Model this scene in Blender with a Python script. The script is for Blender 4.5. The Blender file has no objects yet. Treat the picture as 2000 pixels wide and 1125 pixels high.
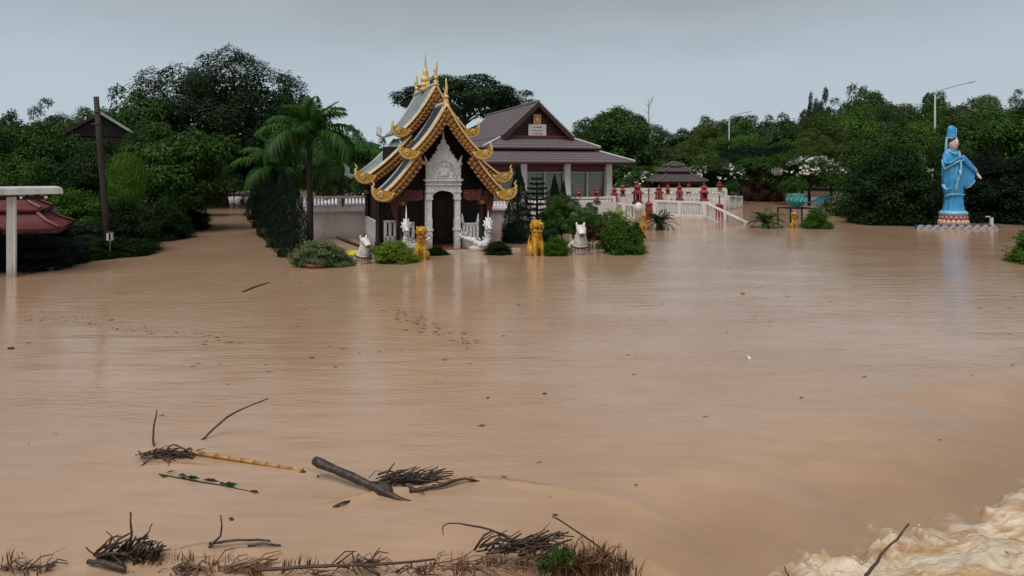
import bpy, math, random
import numpy as np
from mathutils import Vector, Matrix
PI = math.pi
# ------------------------------------------------------------------ camera, sky, sun, exposure
F, H, HZ = 1444.0, 2.8, 332.0          # focal length in photo pixels, eye height above the water, horizon row
sc = bpy.context.scene
col = sc.collection
cam = bpy.data.cameras.new('camera')
cam.lens = 26.0; cam.sensor_width = 36.0; cam.sensor_fit = 'HORIZONTAL'
cam.shift_y = -(562.5 - HZ) / 2000.0
cam.clip_start = 0.1; cam.clip_end = 3000
camo = bpy.data.objects.new('camera', cam); col.objects.link(camo)
camo.location = (0, 0, H); camo.rotation_euler = (PI / 2, 0, 0)
sc.camera = camo
SUN_EL, SUN_AZ = math.radians(62), math.radians(205)      # azimuth clockwise from +Y
world = bpy.data.worlds.new('World'); sc.world = world; world.use_nodes = True
wn, wl = world.node_tree.nodes, world.node_tree.links
wn.clear()
sky = wn.new('ShaderNodeTexSky'); sky.sky_type = 'NISHITA'; sky.sun_disc = False
sky.sun_elevation = SUN_EL; sky.sun_rotation = SUN_AZ
sky.air_density = 1.5; sky.dust_density = 6.0; sky.ozone_density = 1.0
geo = wn.new('ShaderNodeTexCoord'); sep = wn.new('ShaderNodeSeparateXYZ')
wl.new(geo.outputs['Generated'], sep.inputs[0])
cnz = wn.new('ShaderNodeTexNoise'); cnz.inputs['Scale'].default_value = 2.2; cnz.inputs['Detail'].default_value = 6
cmap = wn.new('ShaderNodeMapping'); cmap.inputs['Scale'].default_value = (1, 1, 3.5)
wl.new(geo.outputs['Generated'], cmap.inputs[0]); wl.new(cmap.outputs[0], cnz.inputs['Vector'])
mad = wn.new('ShaderNodeMath'); mad.operation = 'MULTIPLY_ADD'
wl.new(cnz.outputs['Fac'], mad.inputs[0]); mad.inputs[1].default_value = 0.13; wl.new(sep.outputs['Z'], mad.inputs[2])
ramp = wn.new('ShaderNodeValToRGB')                       # flat rain cloud: pale at the horizon, heavier above
e = ramp.color_ramp.elements
e[0].position = 0.06; e[0].color = (0.295, 0.345, 0.381, 1)
e[1].position = 0.36; e[1].color = (0.150, 0.164, 0.178, 1)
x = ramp.color_ramp.elements.new(0.20); x.color = (0.253, 0.298, 0.334, 1)
x = ramp.color_ramp.elements.new(0.28); x.color = (0.200, 0.225, 0.248, 1)
wl.new(mad.outputs[0], ramp.inputs[0])
scl = wn.new('ShaderNodeVectorMath'); scl.operation = 'SCALE'; scl.inputs['Scale'].default_value = 10.0
wl.new(ramp.outputs[0], scl.inputs[0])
mix = wn.new('ShaderNodeMix'); mix.data_type = 'RGBA'; mix.inputs['Factor'].default_value = 0.95
wl.new(sky.outputs[0], mix.inputs['A']); wl.new(scl.outputs[0], mix.inputs['B'])
bg = wn.new('ShaderNodeBackground'); bg.inputs['Strength'].default_value = 0.1
wo = wn.new('ShaderNodeOutputWorld')
wl.new(mix.outputs['Result'], bg.inputs[0]); wl.new(bg.outputs[0], wo.inputs[0])
sun = bpy.data.lights.new('sun', 'SUN'); sun.energy = 1.5; sun.angle = math.radians(45); sun.color = (1, 0.96, 0.9)
suno = bpy.data.objects.new('sun', sun); col.objects.link(suno)
sd = Vector((math.sin(SUN_AZ) * math.cos(SUN_EL), math.cos(SUN_AZ) * math.cos(SUN_EL), math.sin(SUN_EL)))
suno.rotation_euler = sd.to_track_quat('Z', 'Y').to_euler(); suno.location = (0, -20, 40)
sc.view_settings.view_transform = 'Standard'; sc.view_settings.look = 'None'
sc.view_settings.gamma = 1; sc.view_settings.exposure = 0.85; sc.view_settings.use_curve_mapping = False
sc.render.engine = 'CYCLES'; sc.cycles.use_denoising = True
sc.cycles.max_bounces = 6; sc.cycles.diffuse_bounces = 3; sc.cycles.glossy_bounces = 3; sc.cycles.transmission_bounces = 4
sc.cycles.caustics_reflective = False; sc.cycles.caustics_refractive = False

# ------------------------------------------------------------------ helpers
def X(px, Y): return (px - 1000.0) * Y / F
def Z(py, Y): return H - (py - HZ) * Y / F
def YW(py): return F * H / (py - HZ)
def WP(px, py):
    Y = YW(py); return (X(px, Y), Y, 0.0)
def P3(px, py, Y): return (X(px, Y), Y, Z(py, Y))

def nodes_of(m):
    m.use_nodes = True
    nt = m.node_tree
    return nt, nt.nodes, nt.links, nt.nodes['Principled BSDF']

def mat(name, c1, c2=None, rough=0.7, scale=6.0, stretch=(1, 1, 1), bump=0.15, metal=0.0, detail=5, thr=(0.35, 0.7), spec=0.4,
        grime=None, grime_scale=2.0, grime_thr=(0.5, 0.75), bscale=None, vor=None, tide=0.0):
    """procedural paint / wood / stone: two tones mixed by noise, optional grime, bump"""
    m = bpy.data.materials.new(name); nt, N, L, b = nodes_of(m)
    tc = N.new('ShaderNodeTexCoord'); mp = N.new('ShaderNodeMapping'); mp.inputs['Scale'].default_value = stretch
    L.new(tc.outputs['Object'], mp.inputs[0])
    nz = N.new('ShaderNodeTexNoise'); nz.inputs['Scale'].default_value = scale; nz.inputs['Detail'].default_value = detail
    L.new(mp.outputs[0], nz.inputs['Vector'])
    r = N.new('ShaderNodeMapRange'); r.inputs['From Min'].default_value = thr[0]; r.inputs['From Max'].default_value = thr[1]
    src = nz.outputs['Fac']
    if vor:
        v = N.new('ShaderNodeTexVoronoi'); v.inputs['Scale'].default_value = vor; L.new(tc.outputs['Object'], v.inputs['Vector'])
        src = v.outputs['Distance']
    L.new(src, r.inputs['Value'])
    mx = N.new('ShaderNodeMix'); mx.data_type = 'RGBA'
    c2 = c2 or tuple(x * 0.75 for x in c1)
    mx.inputs['A'].default_value = (*c1, 1); mx.inputs['B'].default_value = (*c2, 1)
    L.new(r.outputs[0], mx.inputs['Factor'])
    out = mx.outputs['Result']
    if grime:
        g = N.new('ShaderNodeTexNoise'); g.inputs['Scale'].default_value = grime_scale; g.inputs['Detail'].default_value = 6
        gm = N.new('ShaderNodeMapping'); gm.inputs['Scale'].default_value = (3, 3, 0.6)
        L.new(tc.outputs['Object'], gm.inputs[0]); L.new(gm.outputs[0], g.inputs['Vector'])
        gr = N.new('ShaderNodeMapRange'); gr.inputs['From Min'].default_value = grime_thr[0]; gr.inputs['From Max'].default_value = grime_thr[1]
        L.new(g.outputs['Fac'], gr.inputs['Value'])
        m2 = N.new('ShaderNodeMix'); m2.data_type = 'RGBA'; L.new(gr.outputs[0], m2.inputs['Factor'])
        L.new(out, m2.inputs['A']); m2.inputs['B'].default_value = (*grime, 1); out = m2.outputs['Result']
    if tide:                                                # silt left on the foot of things standing in the flood
        gp = N.new('ShaderNodeNewGeometry'); sx_ = N.new('ShaderNodeSeparateXYZ'); L.new(gp.outputs['Position'], sx_.inputs[0])
        tn = N.new('ShaderNodeTexNoise'); tn.inputs['Scale'].default_value = 5; tn.inputs['Detail'].default_value = 6; L.new(gp.outputs['Position'], tn.inputs['Vector'])
        ad = N.new('ShaderNodeMath'); ad.operation = 'MULTIPLY_ADD'; L.new(tn.outputs['Fac'], ad.inputs[0]); ad.inputs[1].default_value = -0.5; L.new(sx_.outputs['Z'], ad.inputs[2])
        tr_ = N.new('ShaderNodeMapRange'); tr_.inputs['From Min'].default_value = -0.22; tr_.inputs['From Max'].default_value = 0.10
        tr_.inputs['To Min'].default_value = tide; tr_.inputs['To Max'].default_value = 0.0; L.new(ad.outputs[0], tr_.inputs['Value'])
        m3 = N.new('ShaderNodeMix'); m3.data_type = 'RGBA'; L.new(tr_.outputs[0], m3.inputs['Factor']); L.new(out, m3.inputs['A']); m3.inputs['B'].default_value = (0.24, 0.14, 0.07, 1)
        out = m3.outputs['Result']
    L.new(out, b.inputs['Base Color'])
    b.inputs['Roughness'].default_value = rough; b.inputs['Metallic'].default_value = metal
    b.inputs['Specular IOR Level'].default_value = spec
    if bump:
        bp = N.new('ShaderNodeBump'); bp.inputs['Strength'].default_value = bump; bp.inputs['Distance'].default_value = 0.03
        h = nz.outputs['Fac'] if not vor else v.outputs['Distance']
        if bscale:
            n2 = N.new('ShaderNodeTexNoise'); n2.inputs['Scale'].default_value = bscale; L.new(tc.outputs['Object'], n2.inputs['Vector']); h = n2.outputs['Fac']
        L.new(h, bp.inputs['Height']); L.new(bp.outputs[0], b.inputs['Normal'])
    return m

def leafmat(name, dark, light, trans=0.25, rough=0.55, scale=2.5):
    m = bpy.data.materials.new(name); nt, N, L, b = nodes_of(m)
    at = N.new('ShaderNodeAttribute'); at.attribute_name = 'tone'
    tc = N.new('ShaderNodeTexCoord'); nz = N.new('ShaderNodeTexNoise'); nz.inputs['Scale'].default_value = scale
    L.new(tc.outputs['Object'], nz.inputs['Vector'])
    oi = N.new('ShaderNodeObjectInfo')
    a1 = N.new('ShaderNodeMath'); a1.operation = 'MULTIPLY_ADD'; L.new(at.outputs['Fac'], a1.inputs[0]); a1.inputs[1].default_value = 0.75
    a2 = N.new('ShaderNodeMath'); a2.operation = 'MULTIPLY_ADD'; L.new(nz.outputs['Fac'], a2.inputs[0]); a2.inputs[1].default_value = 0.5
    a3 = N.new('ShaderNodeMath'); a3.operation = 'MULTIPLY_ADD'; L.new(oi.outputs['Random'], a3.inputs[0]); a3.inputs[1].default_value = 0.35; a3.inputs[2].default_value = -0.36
    L.new(a3.outputs[0], a2.inputs[2]); L.new(a2.outputs[0], a1.inputs[2])
    mx = N.new('ShaderNodeMix'); mx.data_type = 'RGBA'; mx.clamp_factor = True
    mx.inputs['A'].default_value = (*dark, 1); mx.inputs['B'].default_value = (*light, 1)
    L.new(a1.outputs[0], mx.inputs['Factor'])
    L.new(mx.outputs['Result'], b.inputs['Base Color'])
    b.inputs['Roughness'].default_value = rough; b.inputs['Specular IOR Level'].default_value = 0.16
    tr = N.new('ShaderNodeBsdfTranslucent'); L.new(mx.outputs['Result'], tr.inputs['Color'])
    ms = N.new('ShaderNodeMixShader'); ms.inputs[0].default_value = trans
    o = N['Material Output']
    L.new(b.outputs[0], ms.inputs[1]); L.new(tr.outputs[0], ms.inputs[2]); L.new(ms.outputs[0], o.inputs['Surface'])
    return m

M = {}
M['white'] = mat('white_paint', (0.66, 0.66, 0.65), (0.56, 0.56, 0.55), 0.6, 4, grime=(0.36, 0.35, 0.32), grime_thr=(0.55, 0.85), tide=0.45)
M['stucco'] = mat('white_stucco', (0.68, 0.69, 0.69), (0.48, 0.49, 0.49), 0.7, 14, bump=0.5, thr=(0.4, 0.65), grime=(0.30, 0.30, 0.28), grime_thr=(0.56, 0.8), grime_scale=2.5, tide=0.45)
M['wallwhite'] = mat('rendered_wall', (0.62, 0.565, 0.56), (0.56, 0.505, 0.50), 0.85, 1.2, bump=0.05, grime=(0.40, 0.35, 0.32), grime_thr=(0.6, 0.9), grime_scale=1.4, tide=0.45)
M['pipewhite'] = mat('grey_white_steel', (0.55, 0.57, 0.58), (0.45, 0.46, 0.46), 0.5, 5, grime=(0.3, 0.28, 0.25), tide=0.45)
M['gold'] = mat('gold_paint', (0.62, 0.36, 0.05), (0.38, 0.19, 0.02), 0.38, 12, bump=0.5, metal=0.35, thr=(0.35, 0.65))
M['goldpale'] = mat('pale_gold_trim', (0.72, 0.52, 0.24), (0.55, 0.34, 0.11), 0.4, 10, bump=0.3, metal=0.2)
M['lion'] = mat('yellow_gold_paint', (0.58, 0.34, 0.03), (0.40, 0.15, 0.012), 0.4, 7, bump=0.6, thr=(0.4, 0.66), bscale=26, grime=(0.35, 0.08, 0.02), grime_thr=(0.58, 0.8), tide=0.45)
M['board'] = mat('red_and_gold_fretwork', (0.36, 0.17, 0.04), (0.075, 0.014, 0.010), 0.5, 9, bump=0.8, vor=17, thr=(0.12, 0.34))
M['ornament'] = mat('gilded_flame_ornament', (0.50, 0.27, 0.065), (0.13, 0.03, 0.014), 0.42, 22, bump=0.8, metal=0.25, thr=(0.42, 0.6))
M['darkwood'] = mat('black_lacquered_wood', (0.011, 0.008, 0.007), (0.018, 0.011, 0.009), 0.55, 5, stretch=(6, 6, 0.6))
M['gablewood'] = mat('dark_red_teak', (0.055, 0.018, 0.014), (0.034, 0.012, 0.011), 0.6, 5, stretch=(0.6, 5, 6))
M['maroon'] = mat('maroon_board', (0.13, 0.028, 0.022), (0.08, 0.02, 0.018), 0.6, 5)
M['rooftile'] = mat('grey_brown_roof_tile', (0.16, 0.13, 0.145), (0.095, 0.072, 0.08), 0.6, 8, stretch=(1, 3, 1), bump=0.3, grime=(0.11, 0.09, 0.09), grime_scale=3)
M['shrinetile'] = mat('weathered_grey_green_tile', (0.24, 0.29, 0.29), (0.15, 0.18, 0.18), 0.45, 6, bump=0.3, grime=(0.12, 0.13, 0.12))
M['fronttile'] = mat('front_tile_no_sheen', (0.030, 0.032, 0.042), (0.018, 0.018, 0.024), 0.5, 6, bump=0.3)  # same tile as the tier behind, its missing sheen painted in as dark
M['darktile'] = mat('near_black_tile', (0.075, 0.062, 0.066), (0.045, 0.036, 0.04), 0.6, 6, bump=0.3)
M['ridge'] = mat('lime_washed_ridge', (0.52, 0.53, 0.55), (0.36, 0.37, 0.38), 0.7, 8)
M['redroof'] = mat('dark_red_tile', (0.13, 0.017, 0.02), (0.07, 0.012, 0.014), 0.65, 7, bump=0.3)
M['hip'] = mat('pink_hip_tile', (0.22, 0.07, 0.06), (0.14, 0.04, 0.035), 0.6, 9)
M['redpaint'] = mat('red_lantern_paint', (0.36, 0.05, 0.035), (0.22, 0.03, 0.025), 0.5, 8, bump=0.2, grime=(0.10, 0.02, 0.02), grime_thr=(0.55, 0.8))
M['bark'] = mat('grey_brown_bark', (0.075, 0.055, 0.042), (0.035, 0.026, 0.02), 0.9, 9, stretch=(3, 3, 0.7), bump=0.8)
M['palmbark'] = mat('palm_trunk', (0.06, 0.045, 0.04), (0.025, 0.02, 0.018), 0.9, 9, stretch=(0.5, 0.5, 9), bump=0.8)
M['pole'] = mat('tarred_timber', (0.022, 0.017, 0.016), (0.045, 0.034, 0.03), 0.8, 5, stretch=(8, 8, 0.5), bump=0.5)
M['drift'] = mat('wet_dark_wood', (0.032, 0.019, 0.015), (0.085, 0.058, 0.042), 0.45, 14, stretch=(1, 1, 1), bump=0.8, thr=(0.4, 0.75))
M['joint'] = mat('bamboo_joint', (0.30, 0.15, 0.05), (0.20, 0.09, 0.035), 0.5, 9)
M['twig'] = mat('wet_twig', (0.045, 0.022, 0.016), (0.10, 0.055, 0.035), 0.6, 20, bump=0.3)
M['straw'] = mat('dead_grass', (0.22, 0.115, 0.055), (0.09, 0.042, 0.022), 0.8, 20, bump=0)
M['bamboo'] = mat('yellow_bamboo', (0.50, 0.29, 0.09), (0.28, 0.13, 0.04), 0.4, 7, bump=0.15)
M['black'] = mat('black_iron', (0.015, 0.013, 0.013), (0.03, 0.022, 0.02), 0.5, 8)
M['blue'] = mat('sky_blue_enamel', (0.045, 0.31, 0.60), (0.025, 0.21, 0.48), 0.4, 3, bump=0.15, grime=(0.16, 0.38, 0.52), grime_scale=2.5, grime_thr=(0.52, 0.8))
M['bluepale'] = mat('pale_blue_hem', (0.24, 0.49, 0.62), (0.12, 0.36, 0.54), 0.4, 8)
M['face'] = mat('painted_face', (0.70, 0.54, 0.50), (0.64, 0.47, 0.43), 0.5, 8, bump=0)
M['cream'] = mat('cream_lotus', (0.66, 0.47, 0.33), (0.60, 0.33, 0.27), 0.5, 5)
M['rose'] = mat('rose_band', (0.40, 0.14, 0.16), (0.52, 0.30, 0.28), 0.5, 9)
M['mossy'] = mat('mossy_base', (0.24, 0.22, 0.08), (0.14, 0.13, 0.05), 0.8, 9)
M['navy'] = mat('navy_glaze', (0.03, 0.05, 0.18), (0.02, 0.03, 0.10), 0.4, 9)
M['teal'] = mat('green_glazed_bowl', (0.02, 0.15, 0.12), (0.05, 0.30, 0.24), 0.25, 9, bump=0.3, vor=9, thr=(0.2, 0.5))
M['tarp'] = mat('teal_tarpaulin', (0.02, 0.13, 0.18), (0.08, 0.27, 0.32), 0.4, 5, bump=0.5)
M['curtain'] = mat('pale_curtain', (0.66, 0.64, 0.58), (0.54, 0.52, 0.46), 0.9, 2, stretch=(7, 7, 0.1), bump=0.2)
M['frame'] = mat('aluminium_frame', (0.42, 0.40, 0.36), (0.34, 0.32, 0.29), 0.5, 8)
M['signboard'] = mat('sign_face', (0.58, 0.55, 0.54), (0.50, 0.47, 0.46), 0.6, 4, bump=0)
M['ink'] = mat('sign_ink', (0.10, 0.08, 0.09), (0.16, 0.12, 0.12), 0.7, 9, bump=0)
M['redcloth'] = mat('red_icon', (0.40, 0.10, 0.07), (0.50, 0.25, 0.10), 0.6, 9)
M['animal'] = mat('white_animal_paint', (0.70, 0.68, 0.64), (0.56, 0.53, 0.49), 0.55, 7, bump=0.2, grime=(0.36, 0.30, 0.24), grime_scale=3, tide=0.45)
M['brown'] = mat('brown_collar', (0.10, 0.05, 0.04), (0.06, 0.03, 0.03), 0.6, 12)
M['yellowcloth'] = mat('yellow_cloth', (0.62, 0.50, 0.05), (0.46, 0.34, 0.03), 0.8, 9, stretch=(5, 5, 0.4))
M['redmouth'] = mat('red_mouth', (0.28, 0.03, 0.025), (0.18, 0.02, 0.02), 0.5, 9)
M['lampgrey'] = mat('galvanised_steel', (0.40, 0.41, 0.42), (0.32, 0.33, 0.34), 0.5, 8)
M['ground'] = mat('wet_soil', (0.10, 0.065, 0.04), (0.07, 0.05, 0.03), 0.9, 0.4, bump=0.2)
M['terracotta'] = mat('terracotta', (0.24, 0.08, 0.05), (0.15, 0.05, 0.035), 0.8, 9)
M['foamclot'] = mat('foam_clot', (0.62, 0.53, 0.42), (0.48, 0.36, 0.24), 0.6, 9, bump=0)
M['flower'] = mat('white_petal', (0.75, 0.74, 0.70), (0.62, 0.62, 0.56), 0.6, 9, bump=0)
# leaves
M['leaf_mid'] = leafmat('leaf_mid', (0.008, 0.026, 0.005), (0.066, 0.150, 0.021))
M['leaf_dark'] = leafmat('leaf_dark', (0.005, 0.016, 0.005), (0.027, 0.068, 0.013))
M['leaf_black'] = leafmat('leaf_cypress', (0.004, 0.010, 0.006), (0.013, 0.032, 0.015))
M['leaf_bright'] = leafmat('leaf_bright', (0.022, 0.066, 0.007), (0.115, 0.235, 0.024))
M['leaf_lime'] = leafmat('leaf_lime', (0.06, 0.125, 0.012), (0.24, 0.35, 0.04))
M['leaf_grey'] = leafmat('leaf_grey', (0.06, 0.10, 0.04), (0.25, 0.30, 0.15))
M['leaf_brown'] = leafmat('leaf_brown', (0.040, 0.015, 0.009), (0.105, 0.038, 0.020))
M['leaf_palm'] = leafmat('leaf_palm', (0.014, 0.055, 0.010), (0.050, 0.125, 0.022))
M['leaf_far'] = leafmat('leaf_far', (0.014, 0.032, 0.012), (0.088, 0.145, 0.042))
M['leaf_olive'] = leafmat('leaf_olive', (0.018, 0.034, 0.006), (0.105, 0.16, 0.028))
M['leaf_haze'] = leafmat('leaf_haze_tint', (0.020, 0.034, 0.036), (0.050, 0.076, 0.070))  # distance haze painted into the leaf colour

def tag(o, label=None, cat=None, group=None, kind=None):
    if label: o['label'] = label
    if cat: o['category'] = cat
    if group: o['group'] = group
    if kind: o['kind'] = kind
    return o
def thing(name, label, cat, loc=(0, 0, 0), rz=0.0, group=None, scale=None):
    o = bpy.data.objects.new(name, None); col.objects.link(o)
    o.location = loc; o.rotation_euler = (0, 0, rz); o.empty_display_size = 0.2
    if scale is not None: o.scale = scale
    return tag(o, label, cat, group)
def link(name, me, parent=None, loc=None, rot=None, scale=None):
    o = bpy.data.objects.new(name, me); col.objects.link(o)
    if parent: o.parent = parent
    if loc is not None: o.location = loc
    if rot is not None: o.rotation_euler = rot
    if scale is not None: o.scale = scale
    return o
def copy_tree(o, parent=None):
    c = o.copy(); col.objects.link(c); c.parent = parent
    for ch in o.children: copy_tree(ch, c)
    return c

class MB:
    def __init__(s): s.v = []; s.f = []
    def add(s, vs, fs):
        n = len(s.v); s.v += [tuple(p) for p in vs]; s.f += [tuple(i + n for i in f) for f in fs]; return s
    def box(s, c, d, rz=0.0, taper=1.0, rx=0.0, ry=0.0):
        hx, hy, hz = d[0] / 2, d[1] / 2, d[2] / 2
        R = Matrix.Rotation(rz, 3, 'Z') @ Matrix.Rotation(ry, 3, 'Y') @ Matrix.Rotation(rx, 3, 'X'); c = Vector(c)
        vs = [R @ Vector((sx * hx * (taper if sz > 0 else 1), sy * hy * (taper if sz > 0 else 1), sz * hz)) + c
              for sz in (-1, 1) for sx, sy in ((-1, -1), (1, -1), (1, 1), (-1, 1))]
        return s.add(vs, [(3, 2, 1, 0), (4, 5, 6, 7), (0, 1, 5, 4), (1, 2, 6, 5), (2, 3, 7, 6), (3, 0, 4, 7)])
    def loft(s, rings, cap=True):
        n = len(rings[0]); vs = [p for r in rings for p in r]; fs = []
        for i in range(len(rings) - 1):
            for j in range(n):
                k = (j + 1) % n
                fs.append((i * n + j, i * n + k, (i + 1) * n + k, (i + 1) * n + j))
        if cap: fs += [tuple(range(n - 1, -1, -1)), tuple((len(rings) - 1) * n + j for j in range(n))]
        return s.add(vs, fs)
    def tube(s, pts, rad, n=7, cap=True, flat=1.0):
        pts = [Vector(p) for p in pts]
        if not hasattr(rad, '__len__'): rad = [rad] * len(pts)
        rings = []; up = Vector((0.13, 0.21, 1)).normalized(); last = None
        for i, p in enumerate(pts):
            t = (pts[min(i + 1, len(pts) - 1)] - pts[max(i - 1, 0)])
            t = t.normalized() if t.length > 1e-9 else Vector((0, 0, 1))
            a = last - t * last.dot(t) if last is not None else (up.cross(t) if abs(up.dot(t)) < 0.97 else Vector((1, 0, 0)).cross(t))
            if a.length < 1e-6: a = Vector((1, 0, 0)).cross(t)
            a.normalize(); b = t.cross(a); last = a
            rings.append([p + (a * math.cos(q) + b * math.sin(q) * flat) * rad[i] for q in (2 * PI * k / n for k in range(n))])
        return s.loft(rings, cap)
    def lathe(s, prof, n=16, c=(0, 0, 0), sx=1, sy=1, rot=0.0):
        rings = [[(c[0] + r * sx * math.cos(rot + 2 * PI * k / n), c[1] + r * sy * math.sin(rot + 2 * PI * k / n), c[2] + z) for k in range(n)] for r, z in prof]
        return s.loft(rings)
    def ell(s, c, r, n=12, m=8, rot=None):
        R = rot or Matrix.Identity(3); c = Vector(c)
        rings = []
        for i in range(m + 1):
            th = PI * (0.02 + 0.96 * i / m)
            rings.append([R @ Vector((r[0] * math.sin(th) * math.cos(2 * PI * k / n), r[1] * math.sin(th) * math.sin(2 * PI * k / n), -r[2] * math.cos(th))) + c for k in range(n)])
        return s.loft(rings)
    def prism(s, poly, y0, y1):          # polygon in (x, z), extruded along y
        n = len(poly)
        vs = [(a, y0, b) for a, b in poly] + [(a, y1, b) for a, b in poly]
        fs = [tuple(range(n)), tuple(range(2 * n - 1, n - 1, -1))] + [(i, i + n, (i + 1) % n + n, (i + 1) % n) for i in range(n)]
        return s.add(vs, fs)
    def strip(s, upper, lower, y0, y1):  # a board between two polylines in (x, z)
        n = len(upper)
        for i in range(n - 1):
            q = [upper[i], upper[i + 1], lower[i + 1], lower[i]]
            vs = [(a, y0, b) for a, b in q] + [(a, y1, b) for a, b in q]
            fs = [(0, 1, 2, 3), (7, 6, 5, 4), (0, 4, 5, 1), (2, 6, 7, 3)]
            if i == 0: fs.append((0, 3, 7, 4))
            if i == n - 2: fs.append((1, 5, 6, 2))
            s.add(vs, fs)
        return s
    def mesh(s, name, m, smooth=False):
        me = bpy.data.meshes.new(name); me.from_pydata(s.v, [], s.f); me.validate(); me.update()
        if m: me.materials.append(M[m] if isinstance(m, str) else m)
        if smooth: me.polygons.foreach_set('use_smooth', [True] * len(me.polygons))
        return me
    def build(s, name, m, parent=None, loc=None, rot=None, smooth=False, bevel=0.0, remesh=0.0, kind=None):
        o = link(name, s.mesh(name, m, smooth), parent, loc, rot)
        if bevel:
            b = o.modifiers.new('bevel', 'BEVEL'); b.width = bevel; b.segments = 2; b.limit_method = 'ANGLE'
        if remesh:
            r = o.modifiers.new('remesh', 'REMESH'); r.mode = 'VOXEL'; r.voxel_size = remesh; r.use_smooth_shade = True
            w = o.modifiers.new('smooth', 'SMOOTH'); w.factor = 0.5; w.iterations = 3
        if kind: o['kind'] = kind
        return o
def boxp(name, m, parent, c, d, rz=0.0, bevel=0.0, **k): return MB().box(c, d, rz, **k).build(name, m, parent, bevel=bevel)

def np_mesh(name, V, Q, m, tone=None):
    """mesh from numpy arrays: V (n,3), Q (k,4) quads"""
    me = bpy.data.meshes.new(name); k = len(Q); w = Q.shape[1]
    me.vertices.add(len(V)); me.vertices.foreach_set('co', V.astype(np.float32).ravel())
    me.loops.add(k * w); me.loops.foreach_set('vertex_index', Q.astype(np.int32).ravel())
    me.polygons.add(k); me.polygons.foreach_set('loop_start', np.arange(0, k * w, w, dtype=np.int32))
    me.update(calc_edges=True)
    if tone is not None:
        a = me.attributes.new('tone', 'FLOAT', 'FACE'); a.data.foreach_set('value', tone.astype(np.float32))
    me.materials.append(M[m] if isinstance(m, str) else m)
    return me

# ------------------------------------------------------------------ foliage
def unit(a): return a / np.maximum(np.linalg.norm(a, axis=1, keepdims=True), 1e-9)
def leaves(rng, P, N, Ln, W, droop=0.0, along=None):
    """one folded diamond per leaf"""
    n = len(P); N = unit(N)
    T = rng.normal(size=(n, 3)) if along is None else along + rng.normal(size=(n, 3)) * 0.25
    T[:, 2] -= droop
    T = unit(T - N * (T * N).sum(1, keepdims=True)); B = np.cross(N, T)
    Ln = np.asarray(Ln).reshape(-1, 1); W = np.asarray(W).reshape(-1, 1)
    V = np.empty((n, 4, 3)); V[:, 0] = P; V[:, 2] = P + T * Ln - N * Ln * 0.12
    V[:, 1] = P + T * Ln * 0.45 + B * W * 0.5 + N * Ln * 0.08; V[:, 3] = P + T * Ln * 0.45 - B * W * 0.5 + N * Ln * 0.08
    Q = np.arange(4 * n).reshape(n, 4)
    return V.reshape(-1, 3), Q, rng.random(n)
def sphere(rng, n): return unit(rng.normal(size=(n, 3)))

def crown(seed, n=16000, cb=0.2, m=48, cr=(0.12, 0.21), leaf=0.027, ratio=0.55, core=0.14, squash=1.0, shell=(0.6, 0.88), taper=0.0, up=0.55, droop=0.2, dome=False, mt='leaf_mid', name='crown', jit=0.34, rag=(0.72, 1.08), shoots=0):
    rng = np.random.default_rng(seed)
    c0 = np.array([0, 0, (1 + cb) / 2]); e = np.array([0.5, 0.5, (1 - cb) / 2])
    D = sphere(rng, m * 3)
    if dome:
        c0 = np.array([0, 0, 0.05]); e = np.array([0.5, 0.5, 0.95]); D[:, 2] = np.abs(D[:, 2]) * 0.98
    else:
        D = D[D[:, 2] > -0.75]
    keep = [0]                                             # spread the clumps out
    for i in range(1, len(D)):
        if len(keep) >= m: break
        if np.min(np.linalg.norm(D[keep] - D[i], axis=1)) > 1.55 / math.sqrt(m): keep.append(i)
    D = D[keep]; mm = len(D)
    C = c0 + D * e * rng.uniform(*shell, size=(mm, 1)) * (1 + 0.08 * rng.normal(size=(mm, 1)))
    if taper:
        C[:, :2] *= (1 - taper * np.clip((C[:, 2:3] - cb) / (1 - cb), 0, 1))
    R = rng.uniform(*cr, size=mm)
    idx = rng.choice(mm, size=n, p=R ** 2 / (R ** 2).sum())
    d = sphere(rng, n)
    out = unit((C - c0) / e)[idx]
    bad = (d * out).sum(1) < -0.35
    d[bad] *= -1
    rad = R[idx] * rng.uniform(*rag, n) * (1 + 0.25 * np.sin(d[:, 0] * 9 + idx) * np.sin(d[:, 2] * 8 + 2 * idx))
    P = C[idx] + d * rad[:, None] * np.array([1, 1, 0.8 * squash])
    N = d * 0.55 + out * 0.25 + np.array([0, 0, up]) + rng.normal(size=(n, 3)) * jit
    s = rng.uniform(0.7, 1.25, n)
    nc = int(n * core)
    if nc:
        q = sphere(rng, nc) * rng.random((nc, 1)) ** 0.4 * 0.72
        if dome: q[:, 2] = np.abs(q[:, 2])
        P = np.vstack([P, c0 + q * e]); N = np.vstack([N, sphere(rng, nc)]); s = np.concatenate([s, np.full(nc, 1.9)])
    for _ in range(shoots):                                # long leafy shoots breaking the outline
        a = rng.uniform(0, 2 * PI); el = rng.uniform(0.25, 1.35); dv_ = np.array([math.cos(a) * math.cos(el), math.sin(a) * math.cos(el), math.sin(el)])
        q = np.linspace(0.5, rng.uniform(1.0, 1.38), 16)
        S_ = c0 + dv_ * e * q[:, None]; S_[:, 2] -= 0.16 * np.maximum(q - 0.8, 0) ** 2 * 3
        P = np.vstack([P, S_ + rng.normal(size=S_.shape) * 0.006]); N = np.vstack([N, np.array([0, 0, 1.0]) + rng.normal(size=S_.shape) * 0.7]); s = np.concatenate([s, rng.uniform(0.9, 1.4, 16)])
    if dome: P[:, 2] = np.maximum(P[:, 2], -0.03 + 0.05 * rng.random(len(P)))
    V, Q, t = leaves(rng, P, N, leaf * s, leaf * ratio * s, droop)
    return np_mesh(name, V, Q, mt, t), C

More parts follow.
